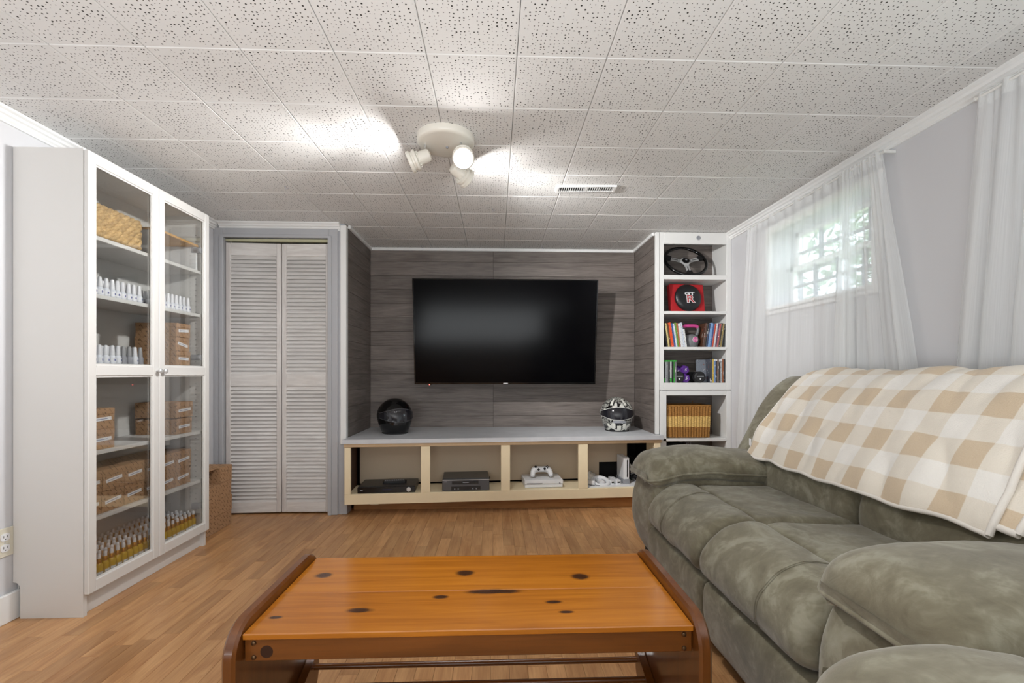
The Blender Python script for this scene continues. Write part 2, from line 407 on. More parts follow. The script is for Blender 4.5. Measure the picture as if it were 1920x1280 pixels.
def inst(name, me, parent, loc, rot=(0, 0, 0), scale=(1, 1, 1)):
    o = bpy.data.objects.new(name, me); COL.objects.link(o); o.parent = parent; o.location = loc; o.rotation_euler = rot; o.scale = scale; return o
def copy_tree(o, parent=None, loc=None, rz=None, label=None, group=None):
    c = o.copy(); COL.objects.link(c); c.parent = parent
    if loc is not None: c.location = loc
    if rz is not None: c.rotation_euler = (0, 0, rz)
    if label: c['label'] = label
    if group: c['group'] = group
    for ch in list(o.children): copy_tree(ch, c)
    return c
def text(name, body, mat, parent, loc, rot, size, depth=.001, offset=0, shear=0, sx=1):
    cu = bpy.data.curves.new(name, 'FONT'); cu.body = body; cu.size = size; cu.extrude = depth; cu.offset = offset; cu.shear = shear
    cu.align_x = 'CENTER'; cu.align_y = 'CENTER'; cu.resolution_u = 3
    to = bpy.data.objects.new('tmp', cu); COL.objects.link(to)
    me = bpy.data.meshes.new_from_object(to.evaluated_get(bpy.context.evaluated_depsgraph_get())); bpy.data.objects.remove(to)
    me.name = name; me.materials.clear(); me.materials.append(mat)
    o = bpy.data.objects.new(name, me); COL.objects.link(o); o.parent = parent; o.location = loc; o.rotation_euler = rot; o.scale = (sx, 1, 1); return o
def cr(pts, n, closed=True):
    out = []; m = len(pts); seg = m if closed else m - 1
    for i in range(seg):
        g = (lambda k: pts[k % m]) if closed else (lambda k: pts[max(0, min(m - 1, k))])
        p0, p1, p2, p3 = g(i - 1), g(i), g(i + 1), g(i + 2)
        for k in range(n):
            t = k / n
            out.append(tuple(.5 * (2 * b + (c - a) * t + (2 * a - 5 * b + 4 * c - d) * t * t + (3 * b - a - 3 * c + d) * t ** 3) for a, b, c, d in zip(p0, p1, p2, p3)))
    if not closed: out.append(tuple(pts[-1]))
    return out
def inset(poly, a):
    n = len(poly); ar = sum(poly[i][0] * poly[(i + 1) % n][1] - poly[(i + 1) % n][0] * poly[i][1] for i in range(n)); sg = 1 if ar > 0 else -1; out = []
    for i in range(n):
        x0, y0 = poly[i - 1]; x1, y1 = poly[(i + 1) % n]; dx, dy = x1 - x0, y1 - y0; l = math.hypot(dx, dy) or 1
        out.append((poly[i][0] - sg * dy / l * a, poly[i][1] + sg * dx / l * a))
    return out
def pad(poly, axis, a0, a1, r, deform=None, mid=10, k=7, mb=None):
    """a profile swept along an axis with softly rounded ends"""
    st = []
    for i in range(k + 1):
        th = math.pi / 2 * i / k; st.append((a0 + r * (1 - math.sin(th)) , r * (1 - math.cos(th)))) if False else None
    st = [(a0 + r * (1 - math.cos(math.pi / 2 * i / k)), r * (1 - math.sin(math.pi / 2 * i / k))) for i in range(k + 1)]
    en = [(a1 - (p - a0), q) for p, q in reversed(st)]
    md = [(a0 + r + (a1 - a0 - 2 * r) * i / mid, 0) for i in range(1, mid)]
    rings = []
    for a, q in st + md + en:
        pp = inset(poly, -q) if False else inset(poly, q)
        rg = [((a, p[0], p[1]) if axis == 'x' else (p[0], a, p[1])) for p in pp]
        if deform: rg = [deform(*p) for p in rg]
        rings.append(rg)
    mb = mb or MB(); mb.rings = rings; return mb.loft(rings)
def rrect(x0, x1, y0, y1, r, n=5):
    out = []
    for cx, cy, a in ((x1 - r, y1 - r, 0), (x0 + r, y1 - r, 90), (x0 + r, y0 + r, 180), (x1 - r, y0 + r, 270)):
        for i in range(n + 1):
            th = R(a + 90 * i / n); out.append((cx + r * math.cos(th), cy + r * math.sin(th)))
    return out

# ------------------------------------------------------------------ room dimensions
XL, XR, YB, YC, YS, YF, ZC = -1.985, 1.79, 3.945, 3.31, 3.41, -3.2, 2.075
RXL, RXR = -1.065, 1.208          # recess behind the television

# ------------------------------------------------------------------ floor
floor = struct('floor', MB().box(XL - .1, XR + .1, YF - .1, YB + .1, -.08, -.006), JOINT)
sw = .0635; lens = (.27, .32, .36, .40, .45, .50)
smesh = {l: MB().box(-sw / 2 + .0003, sw / 2 - .0003, -l / 2 + .0003, l / 2 - .0003, -.006, 0, .0007).mesh('floor_strip', FLOORM) for l in lens}
strips = []; x = XL + sw / 2; rs = random.Random(3)
while x < XR + sw / 2:
    y = YF - rs.random() * .4
    while y < YB:
        l = rs.choice(lens); strips.append((x, y + l / 2, l)); y += l
    x += sw
def fvis(s):
    x, y, l = s
    if y < 1.0 or y > 3.55: return 99
    u = 929 + 858 * x / y; v = 699 + 858 * 1.01 / y
    if not (-40 < u < 1960 and v < 1330): return 99
    if x < -1.69 and 1.96 < y < 2.75: return 99
    if x > .80 and y < 2.4: return 99
    if x > .95 and y < 2.5: return 99
    if -.5 < x < .4 and y < 1.40: return 50
    return y
strips.sort(key=fvis)
near = [s for s in strips[:300]]
for x, y, l in near: inst('floor_strip', smesh[l], floor, (x, y, 0))
mb = MB()
for x, y, l in strips[300:]: mb.box(x - sw / 2 + .0003, x + sw / 2 - .0003, y - l / 2 + .0003, min(YB + .09, y + l / 2 - .0003), -.006, 0)
tag(mb.build('floor_strips', FLOORM, floor), kind='stuff')

# ------------------------------------------------------------------ ceiling of square perforated tiles
ceil = struct('ceiling', MB().box(XL - .1, XR + .1, YF - .1, YB + .1, ZC + .012, ZC + .1), plain('ceiling_joint', (120, 116, 110), .9))
S = .3048
tm = MB().box(-S / 2 + .0009, S / 2 - .0009, -S / 2 + .0009, S / 2 - .0009, 0, .014, .0028).mesh('ceiling_tile', TILE)
tiles = []
for i in range(-8, 7):
    for j in range(-17, 9):
        cx, cy = .073 + (i + .5) * S, 1.536 + (j + .5) * S
        x0, x1, y0, y1 = max(cx - S / 2, XL - .02), min(cx + S / 2, XR + .02), max(cy - S / 2, YF - .02), min(cy + S / 2, YB + .02)
        if x1 - x0 < .02 or y1 - y0 < .02: continue
        tiles.append((cx, cy, x0, x1, y0, y1))
stuff = MB()
for cx, cy, x0, x1, y0, y1 in tiles:
    full = x1 - x0 > S - .001 and y1 - y0 > S - .001
    if cy < .8: stuff.box(x0 + .0009, x1 - .0009, y0 + .0009, y1 - .0009, ZC, ZC + .014, .0028); continue
    if full: inst('ceiling_tile', tm, ceil, (cx, cy, ZC))
    else:
        o = inst('ceiling_tile', MB().box(x0 - cx + .0009, x1 - cx - .0009, y0 - cy + .0009, y1 - cy - .0009, 0, .014, .0028).mesh('ceiling_tile', TILE), ceil, (cx, cy, ZC))
tag(stuff.build('ceiling_tiles', TILE, ceil), kind='stuff')

# ------------------------------------------------------------------ walls
struct('wall_left', MB().box(XL - .1, XL, YF - .1, YB + .1, 0, ZC + .01), WALL)
struct('wall_front', MB().box(XL, XR, YF - .1, YF, 0, ZC + .01), plain('pale_panelling', (186, 178, 168), .6))
W1 = (2.10, 2.89, 1.43, 1.905); W2 = (.60, 1.39, 1.43, 1.905)       # window openings (y0, y1, z0, z1) in the right wall
T = .20
mb = MB()
mb.box(XR, XR + T, YF - .1, W2[0], 0, ZC + .01).box(XR, XR + T, W2[1], W1[0], 0, ZC + .01).box(XR, XR + T, W1[1], YB + .1, 0, ZC + .01)
for w in (W1, W2): mb.box(XR, XR + T, w[0], w[1], 0, w[2]).box(XR, XR + T, w[0], w[1], w[3], ZC + .01)
struct('wall_right', mb, WALL)
# closet front wall round the folding door
DX0, DX1, DZ = -1.922, -1.183, 1.972
mb = MB().box(XL, DX0 - .0, YC, YC + .09, 0, ZC + .01).box(DX1, RXL - .012, YC, YC + .09, 0, ZC + .01).box(DX0, DX1, YC, YC + .09, DZ, ZC + .01)
wall_closet = struct('wall_closet', mb, GREY)
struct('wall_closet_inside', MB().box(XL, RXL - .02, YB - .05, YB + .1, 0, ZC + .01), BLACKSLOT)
# recess: backing walls with individual planks
wb = struct('wall_back', MB().box(RXL - .05, XR, YB, YB + .1, 0, ZC + .01), BLACKSLOT)
wl = struct('wall_recess_left', MB().box(RXL - .03, RXL - .008, YC + .09, YB, 0, ZC + .01), BLACKSLOT)
wr = struct('wall_recess_right', MB().box(RXR + .008, RXR + .03, YS + .03, YB, 0, ZC + .01), BLACKSLOT)
zs = [2.075] + [1.961 - .1198 * k for k in range(0, 13)]
for a, b in zip(zs, zs[1:]):
    for x0, x1 in ((RXL, -.018), (-.018, RXR)):
        c = ((x0 + x1) / 2, YB - .004, (a + b) / 2)
        inst('wall_plank', MB().box(x0 - c[0] + .0006, x1 - c[0] - .0006, -.004, .004, b - c[2] + .0007, a - c[2] - .0007, .0012).mesh('wall_plank', PLANK), wb, c)
    for nm, xx, y0, par in (('wall_plank', RXL - .004, YC + .02, wl), ('wall_plank', RXR + .004, YS + .02, wr)):
        c = (xx, (y0 + YB - .008) / 2, (a + b) / 2); h = (YB - .008 - y0) / 2
        inst(nm, MB().box(-.004, .004, -h, h, b - c[2] + .0007, a - c[2] - .0007, .0012).mesh('wall_plank', PLANK_S), par, c)

# crown, corner strips, baseboard
def crown(name, axis, at, a0, a1, sgn):
    # stepped profile: (distance from wall, z)
    pr = [(0, ZC), (.040, ZC), (.040, ZC - .010), (.030, ZC - .016), (.026, ZC - .026), (.017, ZC - .030), (.017, ZC - .040), (.010, ZC - .046), (.010, ZC - .054), (0, ZC - .054)]
    if axis == 'y': rings = [[(at + sgn * d, a, z) for d, z in pr] for a in (a0, a1)]
    else: rings = [[(a, at + sgn * d, z) for d, z in pr] for a in (a0, a1)]
    struct(name, MB().loft(rings), WHITE_SEMI)
crown('trim_1', 'y', XL, YF, YC, 1); crown('trim_2', 'y', XR, YF, YS, -1); crown('trim_3', 'x', YC, XL + .04, RXL - .04, -1)
def strip(name, *a, m=WHITE_SEMI, b=.003): struct(name, MB().box(*a, b=b), m)
strip('trim_4', RXL - .040, RXL + .002, YC - .010, YC + .032, .50, ZC - .012)                     # corner post beside the closet
strip('trim_5', RXL + .001, RXR - .001, YB - .030, YB - .008, ZC - .024, ZC)                           # thin strip over the planks
strip('trim_6', RXL, RXL + .020, YC + .032, YB - .03, ZC - .024, ZC)
strip('trim_7', RXR - .020, RXR, YS + .02, YB - .03, ZC - .024, ZC)
strip('trim_8', RXL - .045, RXL + .006, YC - .004, YC + .10, 0, .10, m=GREY)
strip('baseboard_left', XL, XL + .018, YF, 1.985, 0, .115, m=WHITE_SEMI)
strip('baseboard_right', XR - .018, XR, YF, YS, 0, .115, m=WHITE_SEMI)
# door casing with an inner stop
mb = MB().box(DX0 - .062, DX0, YC - .016, YC, 0, DZ + .062, .003).box(DX1, DX1 + .062, YC - .016, YC, 0, DZ + .062, .003).box(DX0, DX1, YC - .016, YC, DZ, DZ + .062, .003)
mb.box(DX0 - .020, DX0 + .006, YC - .024, YC - .01, 0, DZ + .012, .003).box(DX1 - .006, DX1 + .020, YC - .024, YC - .01, 0, DZ + .012, .003).box(DX0, DX1, YC - .024, YC - .01, DZ - .006, DZ + .016, .003)
struct('trim_9', mb, GREY)

# ------------------------------------------------------------------ louvred folding door
door = thing('door_1', ((DX0 + DX1) / 2, YC + .03, 0), None, None); door['kind'] = 'structure'
def leaf(x0, x1, y0, y1):
    w = math.hypot(x1 - x0, y1 - y0); l = bpy.data.objects.new('door_leaf', None); COL.objects.link(l); l.parent = door
    l.location = (x0 - door.location.x, y0 - door.location.y, .012); l.rotation_euler = (0, 0, math.atan2(y1 - y0, x1 - x0))
    H = 1.925; st = .032
    for nm, a in (('stile', (0, st, 0, .026, 0, H)), ('stile', (w - st, w, 0, .026, 0, H))): box(nm, LOUVER_V, l, *a, b=.003, local=True)
    for z0, z1 in ((0, .075), (.905, .99), (H - .088, H)): box('rail', LOUVER, l, st, w - st, .002, .024, z0, z1, b=.002, local=True)
    n = 31; sl = MB()
    poly = [(.001, -.0148), (.0055, -.0148), (.024, .0148), (.0195, .0148)]
    m = MB().prism([(p[0], p[1]) for p in poly], 0, w - 2 * st, 'yz').mesh('louvre_slat', LOUVER)
    for z0, z1 in ((.075, .905), (.99, H - .088)):
        for i in range(n):
            inst('louvre_slat', m, l, (st, 0, z0 + (i + .5) * (z1 - z0) / n))
    return l
leaf(DX0 + .006, -1.5365, YC + .012, YC + .029); leaf(-1.5315, DX1 - .005, YC + .029, YC + .022)
box('track', TRACK, door, DX0 + .004, DX1 - .004, YC + .012, YC + .045, DZ - .024, DZ - .006, b=.002)
for xx in (DX0 + .035, DX1 - .02): MB().cyl((xx, YC + .03, 1.93), (xx, YC + .03, DZ - .015), .004, n=8).build('pivot_pin', CHROME, door)

# ------------------------------------------------------------------ windows with casing, sashes, muntins and panes
def window(name, w):
    y0, y1, z0, z1 = w; o = thing(name, ((XR + .1), (y0 + y1) / 2, z0), None, None); o['kind'] = 'structure'
    c = .052
    for nm, a in (('casing', (XR - .018, XR, y0 - c, y0, z0 - .045, z1 + c)), ('casing', (XR - .018, XR, y1, y1 + c, z0 - .045, z1 + c)), ('casing', (XR - .018, XR, y0, y1, z1, z1 + c)),
                  ('sill', (XR - .035, XR + .10, y0 - .0, y1 + .0, z0 - .02, z0)), ('apron', (XR - .018, XR, y0 - .0, y1 + .0, z0 - .045, z0 - .02))):
        box(nm, WHITE_SEMI, o, *a, b=.003)
    zm = (z0 + z1) / 2; g = .028
    for k, (sx, a, b) in enumerate(((XR + .115, z0, zm + .02), (XR + .150, zm - .02, z1))):
        mb = MB().box(sx, sx + .03, y0, y0 + g, a, b).box(sx, sx + .03, y1 - g, y1, a, b).box(sx, sx + .03, y0, y1, a, a + g).box(sx, sx + .03, y0, y1, b - g, b)
        s = mb.build('sash', WHITE_SEMI, o)
        nc, nr = 4, 2; ya, yb_, za, zb = y0 + g, y1 - g, a + g, b - g
        for i in range(1, nc):
            yy = ya + (yb_ - ya) * i / nc; box('muntin', GPLAST, s, sx + .005, sx + .025, yy - .007, yy + .007, za, zb)
        zz = (za + zb) / 2; box('muntin', GPLAST, s, sx + .006, sx + .024, ya, yb_, zz - .006, zz + .006)
        for i in range(nc):
            for j in range(nr):
                box('pane', WGLASS, s, sx + .013, sx + .016, ya + (yb_ - ya) * i / nc + .007, ya + (yb_ - ya) * (i + 1) / nc - .007, za + (zb - za) * j / nr + .006, za + (zb - za) * (j + 1) / nr - .006)
window('window_1', W1); window('window_2', W2)

# outside: lawn level with the basement windows, and trees
tag(MB().box(XR + T + .02, 22, -16, 22, .95, 1.30).build('lawn', LAWN), kind='structure')
def tree(loc, h, r, n, label, seed):
    rr = random.Random(seed); t = thing('garden_tree', loc, label, 'tree', 'trees seen through the sheer curtain')
    x, y, z = loc
    MB().tube([(x, y, z), (x + .05, y, z + h * .4), (x - .03, y + .04, z + h * .8)], lambda q: .09 * (1 - q * .6), 8).build('trunk', BARK, t)
    mb = MB()
    for _ in range(n):
        d = Vector((rr.gauss(0, 1), rr.gauss(0, 1), rr.gauss(0, 1))).normalized() * r * rr.random() ** .45
        c = Vector((x + d.x, y + d.y, z + h + d.z * .9)); a = Vector((rr.gauss(0, 1), rr.gauss(0, 1), rr.gauss(0, 1))).normalized(); b = a.orthogonal().normalized(); s = r * .09
        mb.add([c - a * s, c + b * s * .45, c + a * s, c - b * s * .45], [(0, 1, 2, 3)])
    tag(mb.build('foliage', FOLIAGE, t), kind='stuff')
tree((8.0, 9.6, 1.30), 2.4, 1.9, 700, 'leafy tree beyond the window glass, far from the house', 1)
tree((6.5, 6.2, 1.30), 2.2, 1.3, 500, 'smaller leafy tree close outside the curtained window', 2)
tree((10.5, 5.0, 1.30), 3.0, 2.3, 700, 'tallest leafy tree out past the lawn', 3)

# ------------------------------------------------------------------ long media bench in the recess
BA = math.atan2(.14, 2.285); BO = Vector((-1.055, 3.235, 0))
def bl(s, d, z=0):                                       # bench-frame point to world
    return (BO.x + s * math.cos(BA) - d * math.sin(BA), BO.y + s * math.sin(BA) + d * math.cos(BA), z)
bench = thing('media_bench', BO, 'long cream open-fronted media bench with grey stone-look top under the television', 'bench', rz=BA)
BT = .546
ctop = [(0.0, -.022), (2.312, -.018), (2.335, .022), (2.275, .022), (2.30, .56), (.04, .695), (.012, .05), (0, .05)]
inv = lambda x, y: ((x - BO.x) * math.cos(BA) + (y - BO.y) * math.sin(BA), -(x - BO.x) * math.sin(BA) + (y - BO.y) * math.cos(BA))
cw = [(-1.062, 3.212), (1.250, 3.353), (1.246, YS - .004), (RXR - .002, YS - .004), (RXR - .002, YB - .010), (RXL + .003, YB - .010), (RXL + .003, YC - .012), (-1.062, YC - .012)]
ctop = [inv(*p) for p in cw]
MB().prism(ctop, BT - .030, BT).build('countertop', COUNTER, bench, local=True)
def bb(nm, m, *a, b=.002): return box(nm, m, bench, *a, b=b, local=True)
for s0, s1 in ((0, .043), (.527, .592), (1.097, 1.163), (1.667, 1.737), (2.243, 2.292)): bb('stile', CREAM, s0, s1, 0, .02, .160, .490)
bb('rail', CREAM, 0, 2.292, 0, .02, .088, .160); bb('rail', plain('bare_pine_rail', (206, 178, 142), .6, var=.08), -.004, 2.30, -.004, .02, .490, BT - .030)
bb('shelf_board', CREAM, 0, 2.292, .02, .285, .142, .158)
bb('back_panel', BEIGE, .045, 1.02, .272, .285, .172, BT - .03, b=0)
bb('back_panel', BEIGE, 1.02, 1.90, .272, .285, .172, BT - .03, b=0); bb('back_panel', BEIGE, 1.90, 2.13, .272, .285, .300, BT - .03, b=0)
bb('end_panel', DARKWOOD, .012, .022, .02, .285, .158, BT - .03, b=0); bb('end_panel', CREAM, 2.262, 2.28, .02, .20, .158, BT - .03, b=0)
bb('inner_void', BLACKSLOT, 0.02, 2.15, .36, .37, .10, BT - .03, b=0)
for s0, s1 in ((.5, .512), (1.68, 1.69)): pass
MB().prism([inv(*p) for p in ((-1.045, 3.42), (1.20, 3.415), (1.20, 3.435), (-1.045, 3.44))], .001, .088).build('kick_board', KICK, bench, local=True)
# paint smear left on the kick board
sm = [(.10 + .055 * math.cos(t_) * (1 + .25 * math.sin(3 * t_)) + .05, .055 + .022 * math.sin(t_)) for t_ in [2 * math.pi * i / 20 for i in range(20)]]
sp_ = MB().prism(sm, -.0012, 0, 'xz').build('paint_smear', CREAM, bench, local=True); sp_.location = (*inv(-1.045, 3.4196), 0); sp_.rotation_euler = (0, 0, -BA)

# electronics standing in the bench
ZB = .158
def bthing(name, s, d, z, label, cat, rz=0, group=None): return thing(name, bl(s, d, z), label, cat, group, rz=BA + rz)
def lb(nm, m, p, *a, b=.002): return box(nm, m, p, *a, b=b, local=True)
o = bthing('disc_player', .285, .03, ZB, 'flat wide black disc player in the leftmost bay of the bench', 'disc player')
lb('body', BLACKP, o, -.20, .20, .0, .225, .004, .048, b=.003); fr = lb('front_panel', BLACKG, o, -.201, .201, -.010, .0, .003, .046, b=.003)
lb('display', plain('blue_display', (30, 34, 66), .2), o, -.03, .035, -.0108, -.010, .022, .029, b=0)
MB().lathe([(.016, 0), (.016, .004), (.0135, .006), (.0125, .004), (0.001, .004)], (.155, -.010, .024), (0, -1, 0), 20).build('dial', SILVER, o, 40, local=True)
for a in (-.16, .16): lb('foot', RUBBER, o, a - .015, a + .015, .02, .05, 0, .004, b=0); lb('foot', RUBBER, o, a - .015, a + .015, .17, .20, 0, .004, b=0)
lb('maker_mark', GPLAST, o, -.182, -.164, -.0106, -.010, .0215, .0265, b=0)
o = bthing('remote_control', .325, .135, ZB + .0485, 'black remote control lying on the flat disc player', 'remote', rz=.08)
MB().prism(rrect(-.085, .085, -.022, .022, .014), 0, .016).build('shell', BLACKM, o, 40, local=True)
mb = MB()
for i in range(11):
    for j in range(3): mb.box(-.07 + i * .013, -.063 + i * .013, -.014 + j * .011, -.007 + j * .011, .0162, .0182)
tag(mb.build('buttons', GPLAST, o, local=True), kind='stuff')
o = bthing('video_recorder', .845, .035, ZB, 'dark grey cassette recorder in the second bay of the bench', 'recorder')
VCR = plain('charcoal_plastic', (58, 57, 57), .35)
lb('body', VCR, o, -.168, .168, .004, .235, .004, .090, b=.003); lb('fascia', plain('gunmetal_plastic', (84, 84, 86), .3), o, -.169, .169, -.012, .004, .003, .086, b=.004)
lb('tape_flap', BLACKG, o, -.10, .09, -.0132, -.012, .052, .074, b=0); lb('trim_line', SILVER, o, -.168, .168, -.0128, -.012, .080, .083, b=0)
c_ = lb('control_panel', BLACKG, o, -.105, .105, -.0135, -.012, .010, .036, b=0)
for a in (-.08, -.055, .05, .075): MB().cyl((a, -.0135, .018), (a, -.016, .018), .0045, n=10).build('button', GPLAST, o, local=True)
lb('maker_mark', GPLAST, o, -.156, -.134, -.0126, -.012, .067, .073, b=0); lb('maker_mark', GPLAST, o, -.022, .022, -.0136, -.0132, .061, .065, b=0)
for a in (-.13, .13): lb('foot', RUBBER, o, a - .015, a + .015, .02, .05, 0, .004, b=0); lb('foot', RUBBER, o, a - .015, a + .015, .18, .21, 0, .004, b=0)
MB().tube([(.168, .18, .05), (.182, .18, .055), (.184, .19, .042), (.168, .20, .035)], .003, 6).build('cable_loop', CORDM, o, local=True)
o = bthing('game_console', 1.42, .055, ZB, 'flat white game console with a thin disc slot, third bay of the bench', 'game console')
lb('lower_shell', WPLAST, o, -.142, .142, .004, .205, .003, .028, b=.003); lb('upper_shell', WPLAST, o, -.1445, .1445, .0, .209, .030, .060, b=.003)
lb('disc_slot', BLACKSLOT, o, -.128, -.012, -.0006, .002, .033, .0365, b=0)
MB().cyl((.118, -.001, .035), (.118, .001, .035), .006, n=14).build('power_button', GPLAST, o, local=True)
lb('base', BLACKM, o, -.13, .13, .02, .19, 0, .003, b=0)
def gamepad(o, mw, mk):
    def half(sx):
        pts = [(0, .012, .02), (.03, .012, .021), (.052, .006, .021), (.066, -.018, .017), (.072, -.050, .010)]
        r = [.021, .023, .025, .020, .014]
        return [(sx * p[0], p[1], p[2]) for p in pts], r
    mb = MB()
    for sx in (-1, 1):
        p, r = half(sx); q = cr(p, 5, False)
        mb.tube(q, lambda t, r=r: (r[min(4, int(t * 4))] * (1 - (t * 4 - int(t * 4))) + r[min(4, int(t * 4) + 1)] * (t * 4 - int(t * 4))) * (1 if t < .97 else .6), 14)
    body = mb.build('body', mw, o, 60, local=True)
    for x, y in ((-.045, .012), (.022, -.008)): MB().lathe([(.005, 0), (.005, .008), (.010, .009), (.009, .013), (.0, .012)], (x, y, .038), (0, .1, 1), 14).build('thumbstick', mk, o, 40, local=True)
    for x, y in ((.045, .020), (.045, .002), (.036, .011), (.054, .011)): MB().cyl((x, y, .042), (x, y, .049), .0045, n=10).build('button', mk, o, local=True)
    MB().box(-.034, -.014, -.011, -.005, .038, .0445).box(-.027, -.021, -.018, .002, .038, .0445).build('direction_pad', mk, o, local=True)
o = bthing('game_controller', 1.415, .16, ZB + .0665, 'white gamepad resting on the flat white console', 'gamepad'); o.rotation_euler = (R(38), 0, BA); gamepad(o, WPLAST, BLACKM)
o.location.z = ZB + .060 + .036
# upright console on a white board with its remotes
o = bthing('shelf_liner_board', 1.995, .03, ZB, 'thin white board under the upright console in the right bay of the bench', 'board')
lb('board', WPLAST, o, -.255, .245, 0, .22, 0, .008, b=.001)
ZW = ZB + .008
o = bthing('upright_console', 2.062, .095, ZW, 'slim white console standing upright on a grey stand, right bay of the bench', 'game console')
lb('stand', GPLAST, o, -.026, .026, -.005, .17, 0, .034, b=.003); lb('body', WPLAST, o, -.022, .022, -.002, .155, .034, .200, b=.003)
lb('disc_slot', BLACKG, o, .004, .012, -.003, -.002, .050, .182, b=0)
MB().tube([(.022, .10, .185), (.05, .11, .195), (.09, .12, .180), (.12, .14, .15)], .002, 6).build('cable', CORDM, o, local=True)
for k, (s_, rz) in enumerate(((1.953, .35), (2.0, .16))):
    o = bthing('motion_remote', s_, .085 - .0 * k, ZW, ('white stick remote lying angled beside the upright console, further from it', 'white stick remote lying nearest to the upright console')[k], 'remote', rz=rz, group='stick remotes in the bench')
    MB().prism(rrect(-.018, .018, 0, .148, .007), .0, .030).build('shell', WPLAST, o, 40, local=True)
    lb('lens', BLACKG, o, -.011, .011, -.001, .0, .010, .020, b=0)
    MB().cyl((0, .045, .030), (0, .045, .032), .008, n=12).build('button', GPLAST, o, local=True)
    MB().box(-.009, .009, .118, .124, .030, .032).box(-.003, .003, .112, .130, .030, .032).build('direction_pad', GPLAST, o, local=True)
    for q in (.075, .085, .095): MB().cyl((0, q, .030), (0, q, .0315), .003, n=8).build('button', GPLAST, o, local=True)
o = bthing('steering_shell', 1.862, .105, ZW, 'white racing-wheel shell for a remote, tilted on the white board', 'game accessory', rz=.1)
ring = [(.058 * math.cos(a), .056 * math.sin(a), .018 + .020 * math.sin(a)) for a in [2 * math.pi * i / 28 for i in range(28)]]
MB().tube(ring, .0165, 10, True).build('rim', WPLAST, o, 60, local=True)
MB().prism(rrect(-.020, .020, -.045, .062, .008), .012, .028).build('cradle', WPLAST, o, 40, local=True)
o = bthing('corded_hand_controller', 1.787, .075, ZW, 'small white corded hand controller at the left of the white board', 'gamepad', rz=.6)
MB().lathe([(.001, 0), (.014, .004), (.018, .03), (.016, .07), (.010, .10), (.001, .108)], (0, -.03, .019), (0, 1, 0), 14).build('grip', WPLAST, o, 60, local=True)
MB().tube([(0, -.03, .018), (-.01, -.05, .012), (.02, -.06, .006), (.03, -.04, .005)], .0028, 6).build('cord', GPLAST, o, local=True)
o = bthing('plastic_bag', 1.800, .185, ZW, 'crumpled clear plastic bag of cords at the back left of the white board', 'bag')
def bagf(u, v):
    a = 2 * math.pi * u; p = Vector((math.cos(a), math.sin(a), 0)) * math.sin(math.pi * (v * .5 + .0)); h = math.cos(math.pi * v * .5)
    n_ = noise.noise(Vector((p.x * 3, p.y * 3, h * 4))) * .3 + 1
    return (p.x * .055 * n_, p.y * .045 * n_, max(.0, h * .075 * n_))
MB().grid(bagf, 20, 10).build('film', plain('milky_plastic', (206, 200, 190), .3, var=.2, scale=60), o, 80, local=True)
o = bthing('cable_tangle', 2.185, .10, ZW - .006, 'dark tangle of cables and plugs at the far right inside the bench', 'cables')
rr = random.Random(5); ct = []
for k in range(7):
    pts = [(rr.uniform(-.06, .04), rr.uniform(0, .16), .004 + rr.uniform(0, .06)) for _ in range(6)]
    MB().tube(cr(pts, 6, False), .003, 6).build('cable', CORDM if k % 3 else GPLAST, o, 60, local=True)
lb('plug', BLACKM, o, -.03, .01, .02, .07, .0, .03)

# ------------------------------------------------------------------ built-in bookcase on the right of the recess
bc = thing('built_in_bookcase', (1.5, YS, 0), 'tall white built-in bookcase with open shelves between the plank recess and the window wall', 'bookcase')
BX0, BX1, BYB = 1.271, 1.751, 3.655
def kb(nm, m, *a, b=.002): return box(nm, m, bc, *a, b=b)
kb('corner_strip', WHITE, RXR - .002, 1.234, YS - .006, YS + .02, BT + .002, ZC - .004)
kb('face_stile', WHITE, 1.236, BX0, YS, YS + .02, .882, ZC - .002); kb('face_stile', WHITE, BX1, XR - .002, YS, YS + .02, .882, ZC - .002)
kb('face_rail', WHITE, BX0, BX1, YS, YS + .02, 1.986, ZC - .002); kb('face_rail', WHITE, BX0, BX1, YS, YS + .02, .882, .936)
kb('face_stile', WHITE, 1.240, 1.290, YS, YS + .02, 0, .878); kb('face_stile', WHITE, BX1, XR - .002, YS, YS + .02, 0, .878); kb('face_rail', WHITE, 1.290, BX1, YS, YS + .02, .840, .878)
kb('side_panel', WHITE, 1.252, 1.266, YS + .02, BYB, 0, ZC - .02); kb('side_panel', WHITE, 1.757, 1.772, YS + .02, BYB, 0, ZC - .02)
kb('top_panel', WHITE, 1.266, 1.757, YS + .02, BYB, 2.045, ZC - .004)
zs2 = [ZC - .03 - .12 * k for k in range(18)]
for a, b_ in zip(zs2, zs2[1:]): kb('back_plank', PLANK, 1.252, 1.772, BYB, BYB + .008, max(.0, b_ + .0007), a - .0007, b=.001)
SH = dict(a=1.751, b=1.477, c=1.207, d=.936, e=.515)
for k, z in SH.items(): kb('shelf', WHITE, 1.2665, 1.7565, YS + (.0205 if k == 'd' else .0) + .0, BYB - .001, z - (.022 if k != 'a' else .034), z)
kb('shelf', WHITE, 1.2665, 1.7565, YS + .0205, BYB - .001, .05, .07)
MB().lathe([(.016, 0), (.016, .003), (.011, .005), (.009, .003), (.001, .003)], (1.535, YS, 2.032), (0, -1, 0), 18).build('round_cap', GPLAST, bc, 40)

